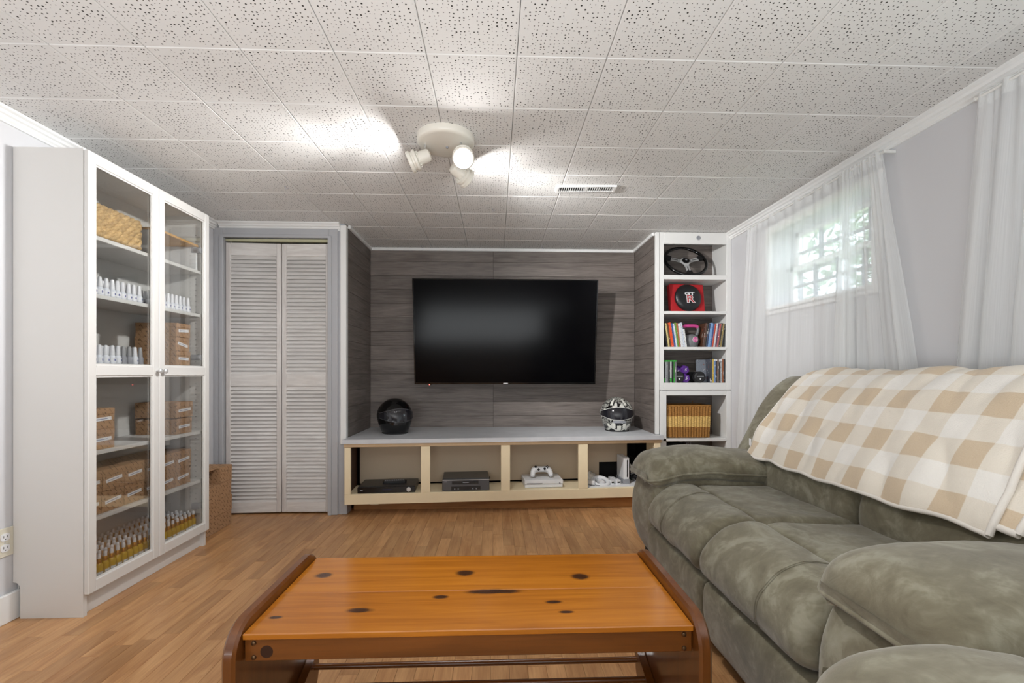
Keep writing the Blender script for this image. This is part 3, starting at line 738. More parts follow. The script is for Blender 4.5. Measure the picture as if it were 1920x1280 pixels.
# steering wheel leaning back on the top shelf
sw_ = thing('racing_wheel', (1.502, 3.468, SH['a'] + .0122), 'black racing steering wheel with three silver spokes on the top bookcase shelf', 'steering wheel'); sw_.rotation_euler = (R(-37), 0, 0)
Rr = .162
def up(p): return (p[0], p[1], p[2] + Rr)
MB().tube([(Rr * math.cos(a), 0, Rr + Rr * math.sin(a)) for a in [2 * math.pi * i / 48 for i in range(48)]], .0125, 12, True).build('rim', BLACKG, sw_, 60, local=True)
for ang in (18, 162, 270):
    d = Vector((math.cos(R(ang)), 0, math.sin(R(ang)))); n_ = Vector((-d.z, 0, d.x)); c = Vector((0, 0, Rr))
    def q(r_, w_, y_): return c + d * r_ + n_ * w_ + Vector((0, y_, 0))
    sp = MB(); prof = [(.03, .020), (.07, .015), (.118, .018)]
    sp.loft([[q(r_, -w_, .004), q(r_, w_, .004), q(r_, w_, .010), q(r_, -w_, .010)] for r_, w_ in prof]); s_ = sp.build('spoke', SILVER, sw_, local=True)
    MB().loft([[q(r_, -.003, .0035), q(r_, .003, .0035), q(r_, .003, .0045), q(r_, -.003, .0045)] for r_ in (.06, .105)]).build('slot', BLACKSLOT, s_, local=True)
    MB().loft([[q(r_, -w_, -.006), q(r_, w_, -.006), q(r_, w_, .014), q(r_, -w_, .014)] for r_, w_ in ((.114, .019), (.158, .024))]).build('spoke_boot', BLACKM, sw_, local=True)
MB().lathe([(.040, 0), (.040, .008), (.034, .011), (.034, .010)], (0, .006, Rr), (0, -1, 0), 28).build('hub_ring', SILVER, sw_, 40, local=True)
h_ = MB().lathe([(.029, 0), (.028, .008), (.020, .013), (.001, .014)], (0, -.003, Rr), (0, -1, 0), 28).build('horn_button', BLACKG, sw_, 50, local=True)
MB().cyl((0, -.0168, Rr), (0, -.0178, Rr), .008, n=6).build('crest', GPLAST, h_, local=True)

# red panel with a round black cushion and its emblem
o = thing('emblem_cushion_panel', (1.486, 3.475, SH['b'] + .0005), 'red square panel with a round black cushion bearing a GT R emblem', 'cushion'); o.rotation_euler = (R(-9), 0, R(4))
lb('panel', RED, o, -.138, .138, 0, .045, 0, .226, b=.004)
cu_ = MB().lathe([(.104, 0), (.107, .010), (.100, .022), (.075, .032), (.035, .037), (.001, .038)], (0, .0, .113), (0, -1, 0), 40).build('cushion', LEATHER, o, 60, local=True)
yy = -.0385
text('emblem_outline', 'R', WPLAST, o, (.004, yy, .092), (R(90), 0, 0), .082, .0006, offset=.0032, sx=1.35)
text('emblem_letter', 'R', RED, o, (.004, yy - .0008, .092), (R(90), 0, 0), .082, .0006, sx=1.35)
text('emblem_letters', 'GT', WPLAST, o, (.000, yy, .136), (R(90), 0, 0), .034, .0006, offset=.0010, sx=1.75)

# film and game cases
def case(name, x, z, lean, w, h, dep, col, label, group, y0=3.425):
    o = thing(name, (x, y0, z), label, 'case', group); o.rotation_euler = (0, lean, 0)
    b_ = box('cover', SPINE, o, -w / 2, w / 2, 0, dep, 0, h, b=.0012, local=True); b_.color = (*s2l(col), 1)
    box('page_edge', BLACKP, o, -w / 2 + .0015, w / 2 - .0015, dep, dep + .001, .002, h - .002, local=True)
    return o
left_cols = [((40, 38, 40), 'black'), ((206, 190, 130), 'pale yellow'), ((96, 66, 40), 'brown'), ((224, 84, 40), 'bright orange, wide'), ((60, 92, 150), 'blue'), ((214, 222, 232), 'pale blue'), ((108, 150, 60), 'green'), ((176, 110, 70), 'tan'), ((222, 224, 228), 'white, thick'), ((208, 216, 228), 'ice white'), ((226, 228, 226), 'short white')]
x = 1.296
for k, (c, nm) in enumerate(left_cols):
    w = .0195 if 'wide' in nm or 'thick' in nm else .0122
    h = .135 if 'short' in nm else .186 - .004 * (k % 3)
    ln = R(-8.2)
    case('film_case', x + w / 2, SH['c'] + .0004, ln, w, h, .135, c, nm + '-spined film case leaning left of the kettlebell', 'cases left of the kettlebell').location.z += w / 2 * math.sin(abs(ln)) * 1.0
    x += w + .0010
right_cols = [((82, 52, 36), 'brown patterned'), ((40, 36, 34), 'black'), ((44, 60, 96), 'dark blue'), ((120, 160, 206), 'sky blue, wide'), ((60, 86, 140), 'blue'), ((190, 70, 46), 'red'), ((206, 206, 208), 'silver'), ((96, 60, 90), 'plum'), ((176, 80, 80), 'rose'), ((60, 50, 34), 'olive black'), ((140, 120, 60), 'mustard'), ((30, 28, 28), 'plain black')]
x = 1.5755
for k, (c, nm) in enumerate(right_cols):
    w = .0175 if 'wide' in nm else .0117; ln = R(8.2)
    case('film_case', x + w / 2, SH['c'] + .0004, ln, w, .184 - .003 * (k % 3), .135, c, nm + '-spined film case leaning right of the kettlebell', 'cases right of the kettlebell').location.z += w / 2 * math.sin(abs(ln))
    x += w + .0010
x = 1.2735
gcase = [('black', 'leftmost green-topped game case, black spine'), ('white lettered', 'second green-topped game case'), ('grey', 'third green-topped game case'), ('black', 'fourth green-topped game case'), ('white', 'fifth green-topped game case'), ('black', 'sixth green-topped game case'), ('green', 'seventh green-topped game case'), ('grey', 'rightmost green-topped game case')]
GREEN = plain('green_case', (60, 160, 64), .35)
for k, (c, lab) in enumerate(gcase):
    cc_ = {'black': (36, 38, 40), 'white': (196, 198, 198), 'white lettered': (150, 154, 156), 'grey': (120, 122, 124), 'green': (62, 120, 60)}[c]
    o = case('game_case', x + .0062, SH['d'] + .0004, 0, .0118, .158, .13, cc_, lab + ' on the lower shelf', 'green-topped game cases')
    box('green_band', GREEN, o, -.006, .006, -.0004, .132, .1585, .170, b=.001, local=True)
    if k in (0, 4, 6): box('green_foot', GREEN, o, -.006, .006, -.0006, .0, .004, .035, local=True)
    x += .0126
x = 1.638
gray = [(70, 74, 84), (206, 176, 84), (120, 150, 196), (48, 50, 56), (130, 110, 96), (60, 60, 64), (170, 172, 176), (150, 92, 60), (44, 44, 50)]
for k, c in enumerate(gray):
    nm = ('slate', 'yellow', 'sky blue', 'charcoal', 'brown', 'dark grey', 'light grey', 'rust', 'near black')[k]
    o = case('game_case', x + .006, SH['d'] + .0004, 0, .0115, .180, .13, c, nm + '-spined game case standing right of the dumbbells', 'cases right of the dumbbells')
    if k in (2, 3, 5, 6): box('white_band', WPLAST, o, -.0055, .0055, -.0006, .0, .165, .178, local=True)
    x += .0124
o = thing('face_out_case', (1.610, 3.50, SH['d'] + .0004), 'film case turned cover-out behind the right black dumbbell', 'case'); o.rotation_euler = (R(-6), 0, R(-6))
b_ = box('cover', SPINE, o, -.045, .045, 0, .014, 0, .178, b=.001, local=True); b_.color = (*s2l((120, 126, 136)), 1)
box('page_edge', BLACKP, o, -.044, .044, .014, .015, .002, .176, local=True)

# kettlebell
o = thing('kettlebell', (1.513, 3.50, SH['c'] + .0003), 'grey kettlebell with a pink-topped handle between two rows of film cases', 'kettlebell')
MB().lathe([(.001, 0), (.042, 0), (.050, .008), (.058, .035), (.060, .060), (.054, .082), (.038, .098), (.001, .106)], n=28).build('bell', GREYR, o, 60, local=True)
hp = cr([(-.034, 0, .075), (-.052, 0, .105), (-.060, 0, .135), (-.055, 0, .158), (-.036, 0, .166), (0, 0, .167), (.036, 0, .166), (.055, 0, .158), (.060, 0, .135), (.052, 0, .105), (.034, 0, .075)], 5, False)
n1 = 14
MB().tube(hp[:n1 + 1], .0115, 10).build('handle', GREYR, o, 60, local=True); MB().tube(hp[-n1 - 1:], .0115, 10).build('handle', GREYR, o, 60, local=True)
MB().tube(hp[n1:len(hp) - n1], .0135, 10).build('grip', PINK, o, 60, local=True)
MB().lathe([(.022, 0), (.022, .002), (.001, .002)], (.012, -.0575, .058), (0.12, -1, 0.02), 20).build('badge_rim', WPLAST, o, local=True)
b_ = MB().lathe([(.0195, 0), (.0195, .003), (.001, .003)], (.012, -.0578, .058), (0.12, -1, 0.02), 20).build('badge', PINK, o, local=True)
text('number', '15', WPLAST, o, (.0125, -.0615, .058), (R(90), 0, R(7)), .024, .0004)

# dumbbells on the lower shelf
def hexbell(loc, label, ry=0, mat=PURPLE, r=.036, group='purple dumbbells', n=6, mark='5', hl=.055, word=False):
    o = thing('dumbbell', loc, label, 'dumbbell', group); o.rotation_euler = (0, 0, ry)
    for s in (-1, 1):
        MB().lathe([(r * .80, -hl / 2), (r, -hl / 2 + .008), (r, hl / 2 - .008), (r * .80, hl / 2)], (0, s * .062, r * .9), (0, 1, 0), n).build('head', mat, o, 30, local=True)
    MB().cyl((0, -.04, r * .9), (0, .04, r * .9), .013, n=12).build('handle', mat, o, 40, local=True)
    yf = -.062 - hl / 2 - .0006
    if not word: text('number', mark, WPLAST, o, (0, yf, r * .9), (R(90), 0, 0), .030, .0003, shear=.25, sx=1.25)
    else:
        lb('printed_word', GPLAST, o, -.026, .026, yf, yf + .0006, r * .9 + .002, r * .9 + .009, b=0)
        st = [(.009 * (1 if i % 2 == 0 else .42) * math.sin(math.pi * i / 5), r * .9 - .014 + .009 * (1 if i % 2 == 0 else .42) * math.cos(math.pi * i / 5)) for i in range(10)]
        MB().prism(st, yf - .0004, yf + .0004, 'xz').build('star', WPLAST, o, local=True)
    return o
hexbell((1.456, 3.535, SH['d'] + .0), 'lower of the two stacked purple dumbbells')
hexbell((1.452, 3.54, SH['d'] + .0655), 'upper of the two stacked purple dumbbells')
hexbell((1.395, 3.545, SH['d'] + .052), 'purple dumbbell half hidden behind the left black one')
hexbell((1.398, 3.53, SH['d'] + .004), 'round black rubber dumbbell left of the purple pair', mat=RUBBER, r=.043, group='black dumbbells', n=24, word=True).location.y = 3.522
hexbell((1.560, 3.522, SH['d'] + .004), 'round black rubber dumbbell right of the purple pair', mat=RUBBER, r=.043, group='black dumbbells', n=24, word=True)

# seagrass basket
def weave_basket(o, w, d, h, bands, ribs, rows):
    P = rrect(-w / 2, w / 2, -d / 2, d / 2, .02, 4); L = []
    pts = [Vector((*p, 0)) for p in P] + [Vector((*P[0], 0))]; seg = [(pts[i + 1] - pts[i]).length for i in range(len(P))]; tot = sum(seg)
    def at(s):
        s = s % tot
        for i, l in enumerate(seg):
            if s <= l: 
                dd = (pts[i + 1] - pts[i]) / l; return pts[i] + dd * s, Vector((dd.y, -dd.x, 0))
            s -= l
        return pts[0], Vector((0, -1, 0))
    nu = 260
    for b0, b1, m, nm in bands:
        nv = max(6, int((b1 - b0) / h * rows * 3))
        def f(u, v):
            z = b0 + (b1 - b0) * v; s = u * tot; p, n_ = at(s); n_ = -n_ if p.dot(n_) < 0 else n_
            rib = abs(math.sin(math.pi * s / tot * ribs)); row = math.sin(2 * math.pi * z / h * rows + math.pi * (int(s / tot * ribs) % 2))
            tp = 1 - .06 * (1 - z / h); q = p * tp + n_ * (.008 * rib + .0028 * row); return (q.x, q.y, z)
        MB().grid(f, nu, nv).build(nm, m, o, 80, local=True)
    MB().tube([tuple(at(tot * i / 60)[0] + Vector((0, 0, h))) for i in range(60)], .007, 8, True).build('rim', SEAD, o, 60, local=True)
    MB().prism([(p[0] * .93, p[1] * .93) for p in P], .002, .008).build('base', SEAD, o, local=True)
    MB().prism([(p[0] * .95, p[1] * .95) for p in P], h * .78, h * .80).build('lining', KRAFT_IN, o, local=True)
o = thing('seagrass_basket', (1.476, 3.525, SH['e'] + .001), 'rectangular seagrass basket with a pale middle band in the lower bookcase opening', 'basket')
H_ = .243
weave_basket(o, .338, .185, H_, ((.003, .083, SEAD, 'lower_band'), (.083, .165, SEAL, 'middle_band'), (.165, H_, SEAD, 'upper_band')), 46, 15)
MB().tube(cr([(-.165, -.06, .225), (-.188, -.03, .21), (-.188, .03, .21), (-.165, .06, .225)], 6, False), .006, 8).build('handle', SEAD, o, 60, local=True)
MB().tube(cr([(.165, -.06, .225), (.184, -.03, .21), (.184, .03, .21), (.165, .06, .225)], 6, False), .006, 8).build('handle', SEAD, o, 60, local=True)
o = thing('dried_stem', (1.50, 3.55, SH['e'] + .196), 'curled dried brown leaf sticking out of the seagrass basket', 'leaf')
MB().grid(lambda u, v: (.035 * u + .012 * math.sin(3 * u), -.02 + .03 * v - .03 * u, .085 * math.sin(u * 1.7) * (1 - .3 * v) + .004 * math.sin(9 * v)), 8, 4).build('leaf', plain('dry_leaf', (170, 120, 50), .7), o, 60, local=True)
# black leather bag at the bottom
o = thing('leather_jacket', (1.44, 3.53, .0705), 'black leather riding jacket folded at the bottom of the bookcase', 'jacket')
pf = cr([(-.09, .0), (.08, .0), (.095, .06), (.09, .28), (.07, .385), (.0, .405), (-.07, .38), (-.095, .28), (-.1, .06)], 4)
pad([(p[0], p[1]) for p in pf], 'x', -.165, .165, .05, lambda x, y, z: (x + .02 * noise.noise(Vector((x * 9, y * 9, z * 9))), y + .014 * noise.noise(Vector((z * 14, x * 12, 3))), z * (1 - .10 * max(0, x + .02) / .16) if z > .2 else z)).build('body', LEATHER, o, 60, local=True)
for xx in (.04, .055, .07): MB().tube(cr([(xx - .03, -.088, .25), (xx - .02, -.083, .33), (xx - .005, -.05, .395), (xx, 0, .405), (xx, .05, .39)], 5, False), .0035, 6).build('stripe', GPLAST, o, 60, local=True)

# ------------------------------------------------------------------ tall glazed cabinet on the left
CY0, CY1, CZ, CXB, CXF = 1.954, 2.754, 1.940, -1.982, -1.703
cab = thing('glass_door_cabinet', (-1.83, 2.354, 0), 'tall white cabinet with two glazed doors against the left wall', 'cabinet')
def cb(nm, m, *a, b=.0015, p=None): return box(nm, m, p or cab, *a, b=b)
# side panels with the notch that clears the baseboard
for y0, y1 in ((CY0, CY0 + .018), (CY1 - .018, CY1)):
    poly = [(CXB + .028, 0), (CXF, 0), (CXF, CZ), (CXB, CZ), (CXB, .150), (CXB + .016, .146), (CXB + .025, .136), (CXB + .028, .122)]
    MB().prism(poly, y0, y1, 'xz').build('side_panel', LAM, cab)
cb('top_panel', LAM, CXB, CXF, CY0 + .018, CY1 - .018, CZ - .018, CZ); cb('bottom_panel', LAM, CXB, CXF, CY0 + .018, CY1 - .018, .095, .115)
cb('back_panel', LAM, CXB + .001, CXB + .005, CY0 + .018, CY1 - .018, .115, CZ - .018, b=0)
cb('plinth', LAM, CXF - .035, CXF - .020, CY0 + .018, CY1 - .018, 0, .095)
SHZ = [1.600, 1.350, 1.052, .676, .393]
for z in SHZ: cb('shelf', LAM, CXB + .006, CXF - .006, CY0 + .0185, CY1 - .0185, z - .018, z)
for y in (CY0 + .0183, CY1 - .0183):                                           # rows of shelf-pin holes
    mb = MB(); s_ = 1 if y < 2.3 else -1
    for xx in (CXB + .05, CXF - .045):
        for k in range(52): mb.cyl((xx, y, .18 + k * .032), (xx, y + s_ * .0006, .18 + k * .032), .0024, n=6)
    tag(mb.build('pin_holes', BLACKSLOT, cab), kind='stuff')
DXB, DXF = -1.701, -1.682
for k, (y0, y1) in enumerate(((CY0 + .001, 2.3525), (2.3555, CY1 - .001))):
    st = .037; z0, z1 = .092, CZ - .006; zm0, zm1 = .998, 1.042
    dr = bpy.data.objects.new('door', None); COL.objects.link(dr); dr.parent = cab; dr.location = Vector((DXB, y0, z0)) - cab.location
    for nm, a in (('stile', (DXB, DXF, y0, y0 + st, z0, z1)), ('stile', (DXB, DXF, y1 - st, y1, z0, z1)), ('rail', (DXB, DXF, y0 + st, y1 - st, z1 - .045, z1)),
                  ('rail', (DXB, DXF, y0 + st, y1 - st, zm0, zm1)), ('rail', (DXB, DXF, y0 + st, y1 - st, z0, z0 + .048))):
        MB().box(*a, b=.002).build(nm, LAM, dr)
    for a, b_ in ((z0 + .048, zm0), (zm1, z1 - .045)):
        MB().box(DXB + .004, DXB + .008, y0 + st - .004, y1 - st + .004, a - .004, b_ + .004).build('glass_pane', GLASSM, dr)
        # bevelled glazing bead
        bd = MB(); g = .007
        for c_ in ((y0 + st, y0 + st + g, a, b_), (y1 - st - g, y1 - st, a, b_), (y0 + st + g, y1 - st - g, a, a + g), (y0 + st + g, y1 - st - g, b_ - g, b_)): bd.box(DXB + .008, DXB + .013, *c_)
        bd.build('glazing_bead', LAM, dr)
    ky = (y1 - .016) if k == 0 else (y0 + .016)
    MB().lathe([(.004, 0), (.004, .010), (.011, .016), (.0125, .022), (.009, .026), (.001, .027)], (DXF, ky, 1.020), (1, 0, 0), 18).build('knob', SILVER, dr, 50)
    hy, sg = ((y0 + .018, 1) if k == 0 else (y1 - .018, -1))
    for zz in (.24, 1.10, 1.72):
        MB().lathe([(.016, 0), (.016, .010), (.001, .010)], (DXB - .010, hy + sg * .026, zz), (1, 0, 0), 14).box(DXB - .055, DXB - .002, hy + sg * .004, hy + sg * .026, zz - .016, zz + .016).build('hinge', GPLAST, dr)

# ---- nail polish bottles: one of each kind, then copies
def polish(name, body, cap, label_m):
    o = thing(name, (0, 0, 0), '', 'bottle')
    MB().lathe([(.0125, 0), (.0138, .003), (.0138, .030), (.010, .037), (.007, .040)], n=10).build('glass', body, o, 45, local=True)
    MB().lathe([(.0092, .036), (.0098, .042), (.0070, .079), (.0062, .082), (.001, .083)], n=10).build('cap', cap, o, 45, local=True)
    if label_m:
        MB().loft([[(.0142 * math.cos(a), .0142 * math.sin(a), z) for a in [R(-65 + 130 * i / 6) for i in range(7)]] for z in (.008, .026)], closed=False).build('label', LABELW, o, 60, local=True)
        MB().loft([[(.0145 * math.cos(a), .0145 * math.sin(a), z) for a in [R(-14 + 26 * i / 3) for i in range(4)]] for z in (.012, .022)], closed=False).build('print', PRINT, o, 60, local=True)
    return o
PW = polish('polish_bottle', POLISHW, CAPW, True); PG = polish('smoky_polish_bottle', POLISHG, CAPG, False)
used = {id(PW): False, id(PG): False}
def place(proto, loc, rz, label, group):
    if not used.get(id(proto)):
        used[id(proto)] = True; proto.location = loc; proto.rotation_euler = (0, 0, rz); proto['label'] = label; proto['group'] = group; return proto
    return copy_tree(proto, None, loc, rz, label, group)
rb = random.Random(11)
ORD = 'first second third fourth fifth sixth seventh eighth ninth tenth eleventh twelfth thirteenth fourteenth fifteenth sixteenth seventeenth eighteenth nineteenth twentieth twenty-first twenty-second'.split()
ROWN = ['front row', 'second row', 'third row', 'fourth row', 'fifth row', 'sixth row', 'back row']
def rows(z, y0, n, dy, x0, nr, dx, pick, wl, gl, wg, gg):
    for r_ in range(nr):
        for i in range(n):
            if rb.random() < .05 and r_ > 0: continue
            yy = y0 + i * dy + (.5 * dy if r_ % 2 else 0) * .6 + rb.uniform(-.0015, .0015); xx = x0 - r_ * dx + rb.uniform(-.0015, .0015)
            if pick(r_, i): place(PG, (xx, yy, z), rb.uniform(-.2, .2), gl + ', ' + ORD[i] + ' in the ' + ROWN[r_], gg)
            else: place(PW, (xx, yy, z), rb.uniform(-.35, .25), wl + ', ' + ORD[i] + ' in the ' + ROWN[r_], wg)
rows(SHZ[1], 2.010, 10, .0312, -1.735, 4, .034, lambda r_, i: r_ >= 1 and i in (7, 8) and (r_ + i) % 2,
     'white-capped bottle under the plaited basket', 'smoky bottle under the plaited basket', 'white polish bottles, upper shelf, near door', 'smoky polish bottles, upper shelf')
rows(SHZ[1], 2.395, 9, .0312, -1.735, 3, .034, lambda r_, i: False,
     'white-capped bottle under the wood-topped stand', '', 'white polish bottles, upper shelf, far door', '')
rows(SHZ[2], 2.006, 10, .0325, -1.735, 5, .036, lambda r_, i: (i >= 6 and (r_ + i) % 4 != 0) or (r_ >= 3 and i > 3),
     'white-capped bottle just above knob height', 'grey-capped bottle just above knob height', 'white polish bottles, middle shelf', 'grey polish bottles, middle shelf')

# ---- golden dropper bottles
def dropper():
    o = thing('dropper_bottle', (0, 0, 0), '', 'bottle')
    MB().lathe([(.0125, 0), (.0140, .002), (.0140, .052), (.011, .059), (.0072, .063)], n=10).build('glass', OIL, o, 45, local=True)
    MB().lathe([(.0092, .058), (.0092, .079), (.0082, .081), (.001, .081)], n=10).build('collar', GOLD, o, 45, local=True)
    MB().lathe([(.0070, .080), (.0072, .094), (.0058, .100), (.001, .103)], n=10).build('rubber_bulb', CAPW, o, 45, local=True)
    MB().loft([[(.0144 * math.cos(a), .0144 * math.sin(a), z) for a in [R(-60 + 120 * i / 5) for i in range(6)]] for z in (.006, .026)], closed=False).build('label', LABELW, o, 60, local=True)
    return o
DR = dropper(); used[id(DR)] = False
for r_ in range(7):
    for i in range(22):
        yy = 2.005 + i * .0330 + (.010 if r_ % 2 else 0); xx = -1.738 - r_ * .0345
        if yy > 2.715 or (i < 9 and r_ > 5): continue
        if rb.random() < .04 and r_: continue
        near_ = yy < 2.345
        fr_ = r_ == 0
        lab = 'golden dropper bottle at the cabinet bottom, ' + ORD[i] + ' from the near side, ' + ROWN[r_]
        place(DR, (xx + rb.uniform(-.001, .001), yy + rb.uniform(-.001, .001), .1152), rb.uniform(-.3, .3), lab, 'dropper bottles, ' + ('front row, ' if fr_ else 'back rows, ') + ('near door' if near_ else 'far door'))

# ---- printed kraft boxes
def kbox(x1, y0, z, w, d, h, label, group, strip_=True, skew=0, tilt=0, nm='kraft_box'):
    o = thing(nm, (x1 - d / 2, y0 + w / 2, z), label, 'box', group, rz=skew)
    lb('carton', KRAFT, o, -d / 2, d / 2, -w / 2, w / 2, 0, h * .70, b=.001); lb('lid', KRAFT, o, -d / 2 - .0008, d / 2 + .0008, -w / 2 - .0008, w / 2 + .0008, h * .702, h, b=.001)
    if strip_:
        p = MB().box(-.0003, .0006, -w * .36, w * .36, -.0075, .0075).build('label_strip', LABELW, o, local=True); p.location = (d / 2 + .0012, 0, h * .48); p.rotation_euler = (tilt, 0, 0)
        MB().box(.0007, .0010, -w * .30, w * .20, -.0012, .0012).build('handwriting', PRINT, p, local=True)
    return o
bh = .0885
for k in range(2): kbox(-1.722, 2.000, SHZ[3] + .0003 + k * (bh + .0005), .134, .20, bh, ('lower', 'upper')[k] + ' kraft box of the pair alone behind the near door, above the knob-less half', 'near pair of kraft boxes', tilt=.03)
for k in range(2): kbox(-1.722, 2.535 - .004 * k, SHZ[3] + .0003 + k * (bh + .0005), .125 + .012 * k, .215, bh - .004, ('lower', 'upper')[k] + ' kraft box of the pair behind the far door, two shelves above the droppers', 'far pair of kraft boxes', tilt=.05)
cols = [(1.9755, .095, 'first'), (2.073, .121, 'second'), (2.1965, .117, 'third'), (2.316, .113, 'fourth'), (2.4315, .1, 'fifth'), (2.534, .124, 'sixth')]
for k in range(2):
    for y0, w, nm in cols:
        kbox(-1.724 - .004 * ((k + int(y0 * 100)) % 2), y0, SHZ[4] + .0003 + k * .0945, w, .20, .094, ('lower' if k == 0 else 'upper') + ' kraft box, ' + nm + ' column from the near end, shelf above the droppers', 'double row of kraft boxes', tilt=.10)
for k in range(3): kbox(-1.722 - .004 * (k % 2), 2.535, SHZ[2] + .0003 + k * .0765, .112, .215, .076, ('bottom', 'middle', 'top')[k] + ' kraft box of the stack of three beside the polish bottles', 'stack of three kraft boxes', tilt=(-.02, -.22, .05)[k])
# boxes on the floor between the cabinet and the closet door
fz = 0.0005
for k in range(3): kbox(-1.768 + .003 * k, 2.865, fz + k * .0995, .140, .19, .099, ('bottom', 'second', 'third')[k] + ' kraft box of the front floor stack by the cabinet', 'front floor stack', strip_=False, skew=.03 * (k - 1), nm='floor_kraft_box')
o = kbox(-1.775, 3.012, fz, .13, .19, .099, 'bottom kraft box of the rear floor stack by the closet door', 'rear floor stack', strip_=False, nm='floor_kraft_box')
for k in range(1, 4): kbox(-1.775 + .004 * (k % 2), 3.012, fz + k * .0995, .13, .19, .099, (None, 'second', 'third', 'top')[k] + ' kraft box of the rear floor stack by the closet door', 'rear floor stack', strip_=False, skew=.02 * (k - 2), nm='floor_kraft_box')
o = thing('open_kraft_box', (-1.868, 2.935, fz + .2990), 'open kraft box lying on its side on the front floor stack', 'box')
for nm, a in (('bottom_wall', (-.085, .085, -.066, .066, 0, .004)), ('top_wall', (-.085, .085, -.066, .066, .096, .10)), ('side_wall', (-.085, .085, -.066, -.062, .004, .096)), ('side_wall', (-.085, .085, .062, .066, .004, .096)), ('back_wall', (-.085, -.081, -.062, .062, .004, .096))):
    lb(nm, KRAFT, o, *a, b=0)

# ---- top shelf: plaited basket, clear organiser, small wood-topped stand
o = thing('plaited_basket', (-1.825, 2.155, SHZ[0] + .001), 'chunky plaited water-hyacinth basket on the top cabinet shelf', 'basket')
w, d, h = .29, .19, .140; nrow = 6
per = rrect(-d / 2, d / 2, -w / 2, w / 2, .03, 4); per = per + [per[0]]
acc = [0]
for i in range(len(per) - 1): acc.append(acc[-1] + math.dist(per[i], per[i + 1]))
def pat(s):
    s = s % acc[-1]
    for i in range(len(per) - 1):
        if s <= acc[i + 1]:
            t_ = (s - acc[i]) / max(1e-9, acc[i + 1] - acc[i]); return (per[i][0] + (per[i + 1][0] - per[i][0]) * t_, per[i][1] + (per[i + 1][1] - per[i][1]) * t_)
for r_ in range(nrow):
    for ph in (0, 1):
        pts = []; N_ = 190; rad = []
        for i in range(N_):
            s_ = acc[-1] * i / N_; x_, y_ = pat(s_); k_ = 2 * math.pi * s_ / .062 + math.pi * ph + r_ * 1.3
            f_ = 1 + .045 * math.cos(k_); pts.append((x_ * f_, y_ * (1 + .03 * math.cos(k_)), .012 + (r_ + .5) * (h - .012) / nrow + .009 * math.sin(k_)))
        MB().tube(pts, lambda t_: .0115, 7, True).build('plait', RUSH, o, 60, local=True)
MB().prism([(p[0] * .93, p[1] * .93) for p in per[:-1]], 0, h * .9).build('lining', KRAFT_IN, o, local=True)
o = thing('clear_organiser', (-1.90, 2.17, SHZ[0] + .128), 'clear acrylic organiser rising out of the plaited basket', 'organiser')
lb('front_wall', ACRYL, o, .03, .033, -.12, .12, 0, .06, b=0); lb('back_wall', ACRYL, o, -.033, -.03, -.12, .12, 0, .095, b=0); lb('base', ACRYL, o, -.03, .03, -.12, .12, 0, .003, b=0)
for yy in (-.12, -.04, .04, .117): lb('divider', ACRYL, o, -.03, .03, yy, yy + .003, .003, .075, b=0)
o = thing('wood_topped_stand', (-1.83, 2.525, SHZ[0] + .0003), 'small white-legged stand with an oak top on the top cabinet shelf', 'stand')
lb('top_board', OAKL, o, -.115, .105, -.135, .20, .139, .152, b=.002)
for yy in (-.130, .186): lb('leg_panel', WPLAST, o, -.115, .100, yy, yy + .011, 0, .139, b=.001)
lb('cross_bar', WPLAST, o, -.115, -.105, -.119, .186, .10, .112, b=.001)

# ------------------------------------------------------------------ television on its tilting wall bracket
tv = thing('television', (.082, 3.66, 1.335), 'large flat black television tilted down on the plank wall', 'television')
tilt = math.atan2(.11, .829); tv.rotation_euler = (tilt, 0, 0)
TW, TH_ = 1.466, .836
lb('cabinet_shell', BLACKP, tv, -TW / 2 + .02, TW / 2 - .02, .008, .05, -TH_ / 2 + .02, TH_ / 2 - .02, b=.01); lb('rear_housing', BLACKP, tv, -.42, .42, .05, .075, -.34, .12, b=.01)
for nm, a in (('bezel', (-TW / 2, TW / 2, -.004, .012, TH_ / 2 - .009, TH_ / 2)), ('bezel', (-TW / 2, TW / 2, -.006, .012, -TH_ / 2, -TH_ / 2 + .013)), ('bezel', (-TW / 2, -TW / 2 + .009, -.004, .012, -TH_ / 2 + .013, TH_ / 2 - .009)), ('bezel', (TW / 2 - .009, TW / 2, -.004, .012, -TH_ / 2 + .013, TH_ / 2 - .009))):
    lb(nm, BLACKG, tv, *a, b=.0015)
lb('screen', SCREEN, tv, -TW / 2 + .009, TW / 2 - .009, 0, .008, -TH_ / 2 + .013, TH_ / 2 - .009, b=0)
lb('maker_mark', SILVER, tv, -.019, .019, -.0066, -.006, -TH_ / 2 + .003, -TH_ / 2 + .010, b=0)
MB().cyl((-.615, -.002, -TH_ / 2 - .004), (-.615, .004, -TH_ / 2 - .004), .0035, n=10).build('standby_light', LEDRED, tv, local=True)
lb('sensor_box', BLACKG, tv, -.63, -.60, .003, .012, -TH_ / 2 - .009, -TH_ / 2, b=.001)
mb = MB().box(-.25, -.21, .075, .09, -.30, .15).box(.21, .25, .075, .09, -.30, .15); 
lb('bracket_rail', BLACKM, tv, -.25, -.21, .075, .09, -.30, .15); lb('bracket_rail', BLACKM, tv, .21, .25, .075, .09, -.30, .15)
o = thing('wall_bracket', (.082, YB - .008, 1.32), 'black wall bracket holding the television from behind', 'bracket')
lb('wall_plate', BLACKM, o, -.28, .28, -.012, -.0005, -.14, .10); lb('arm', BLACKM, o, -.30, -.255, -.205, -.012, -.06, .0); lb('arm', BLACKM, o, .255, .30, -.205, -.012, -.06, .0)

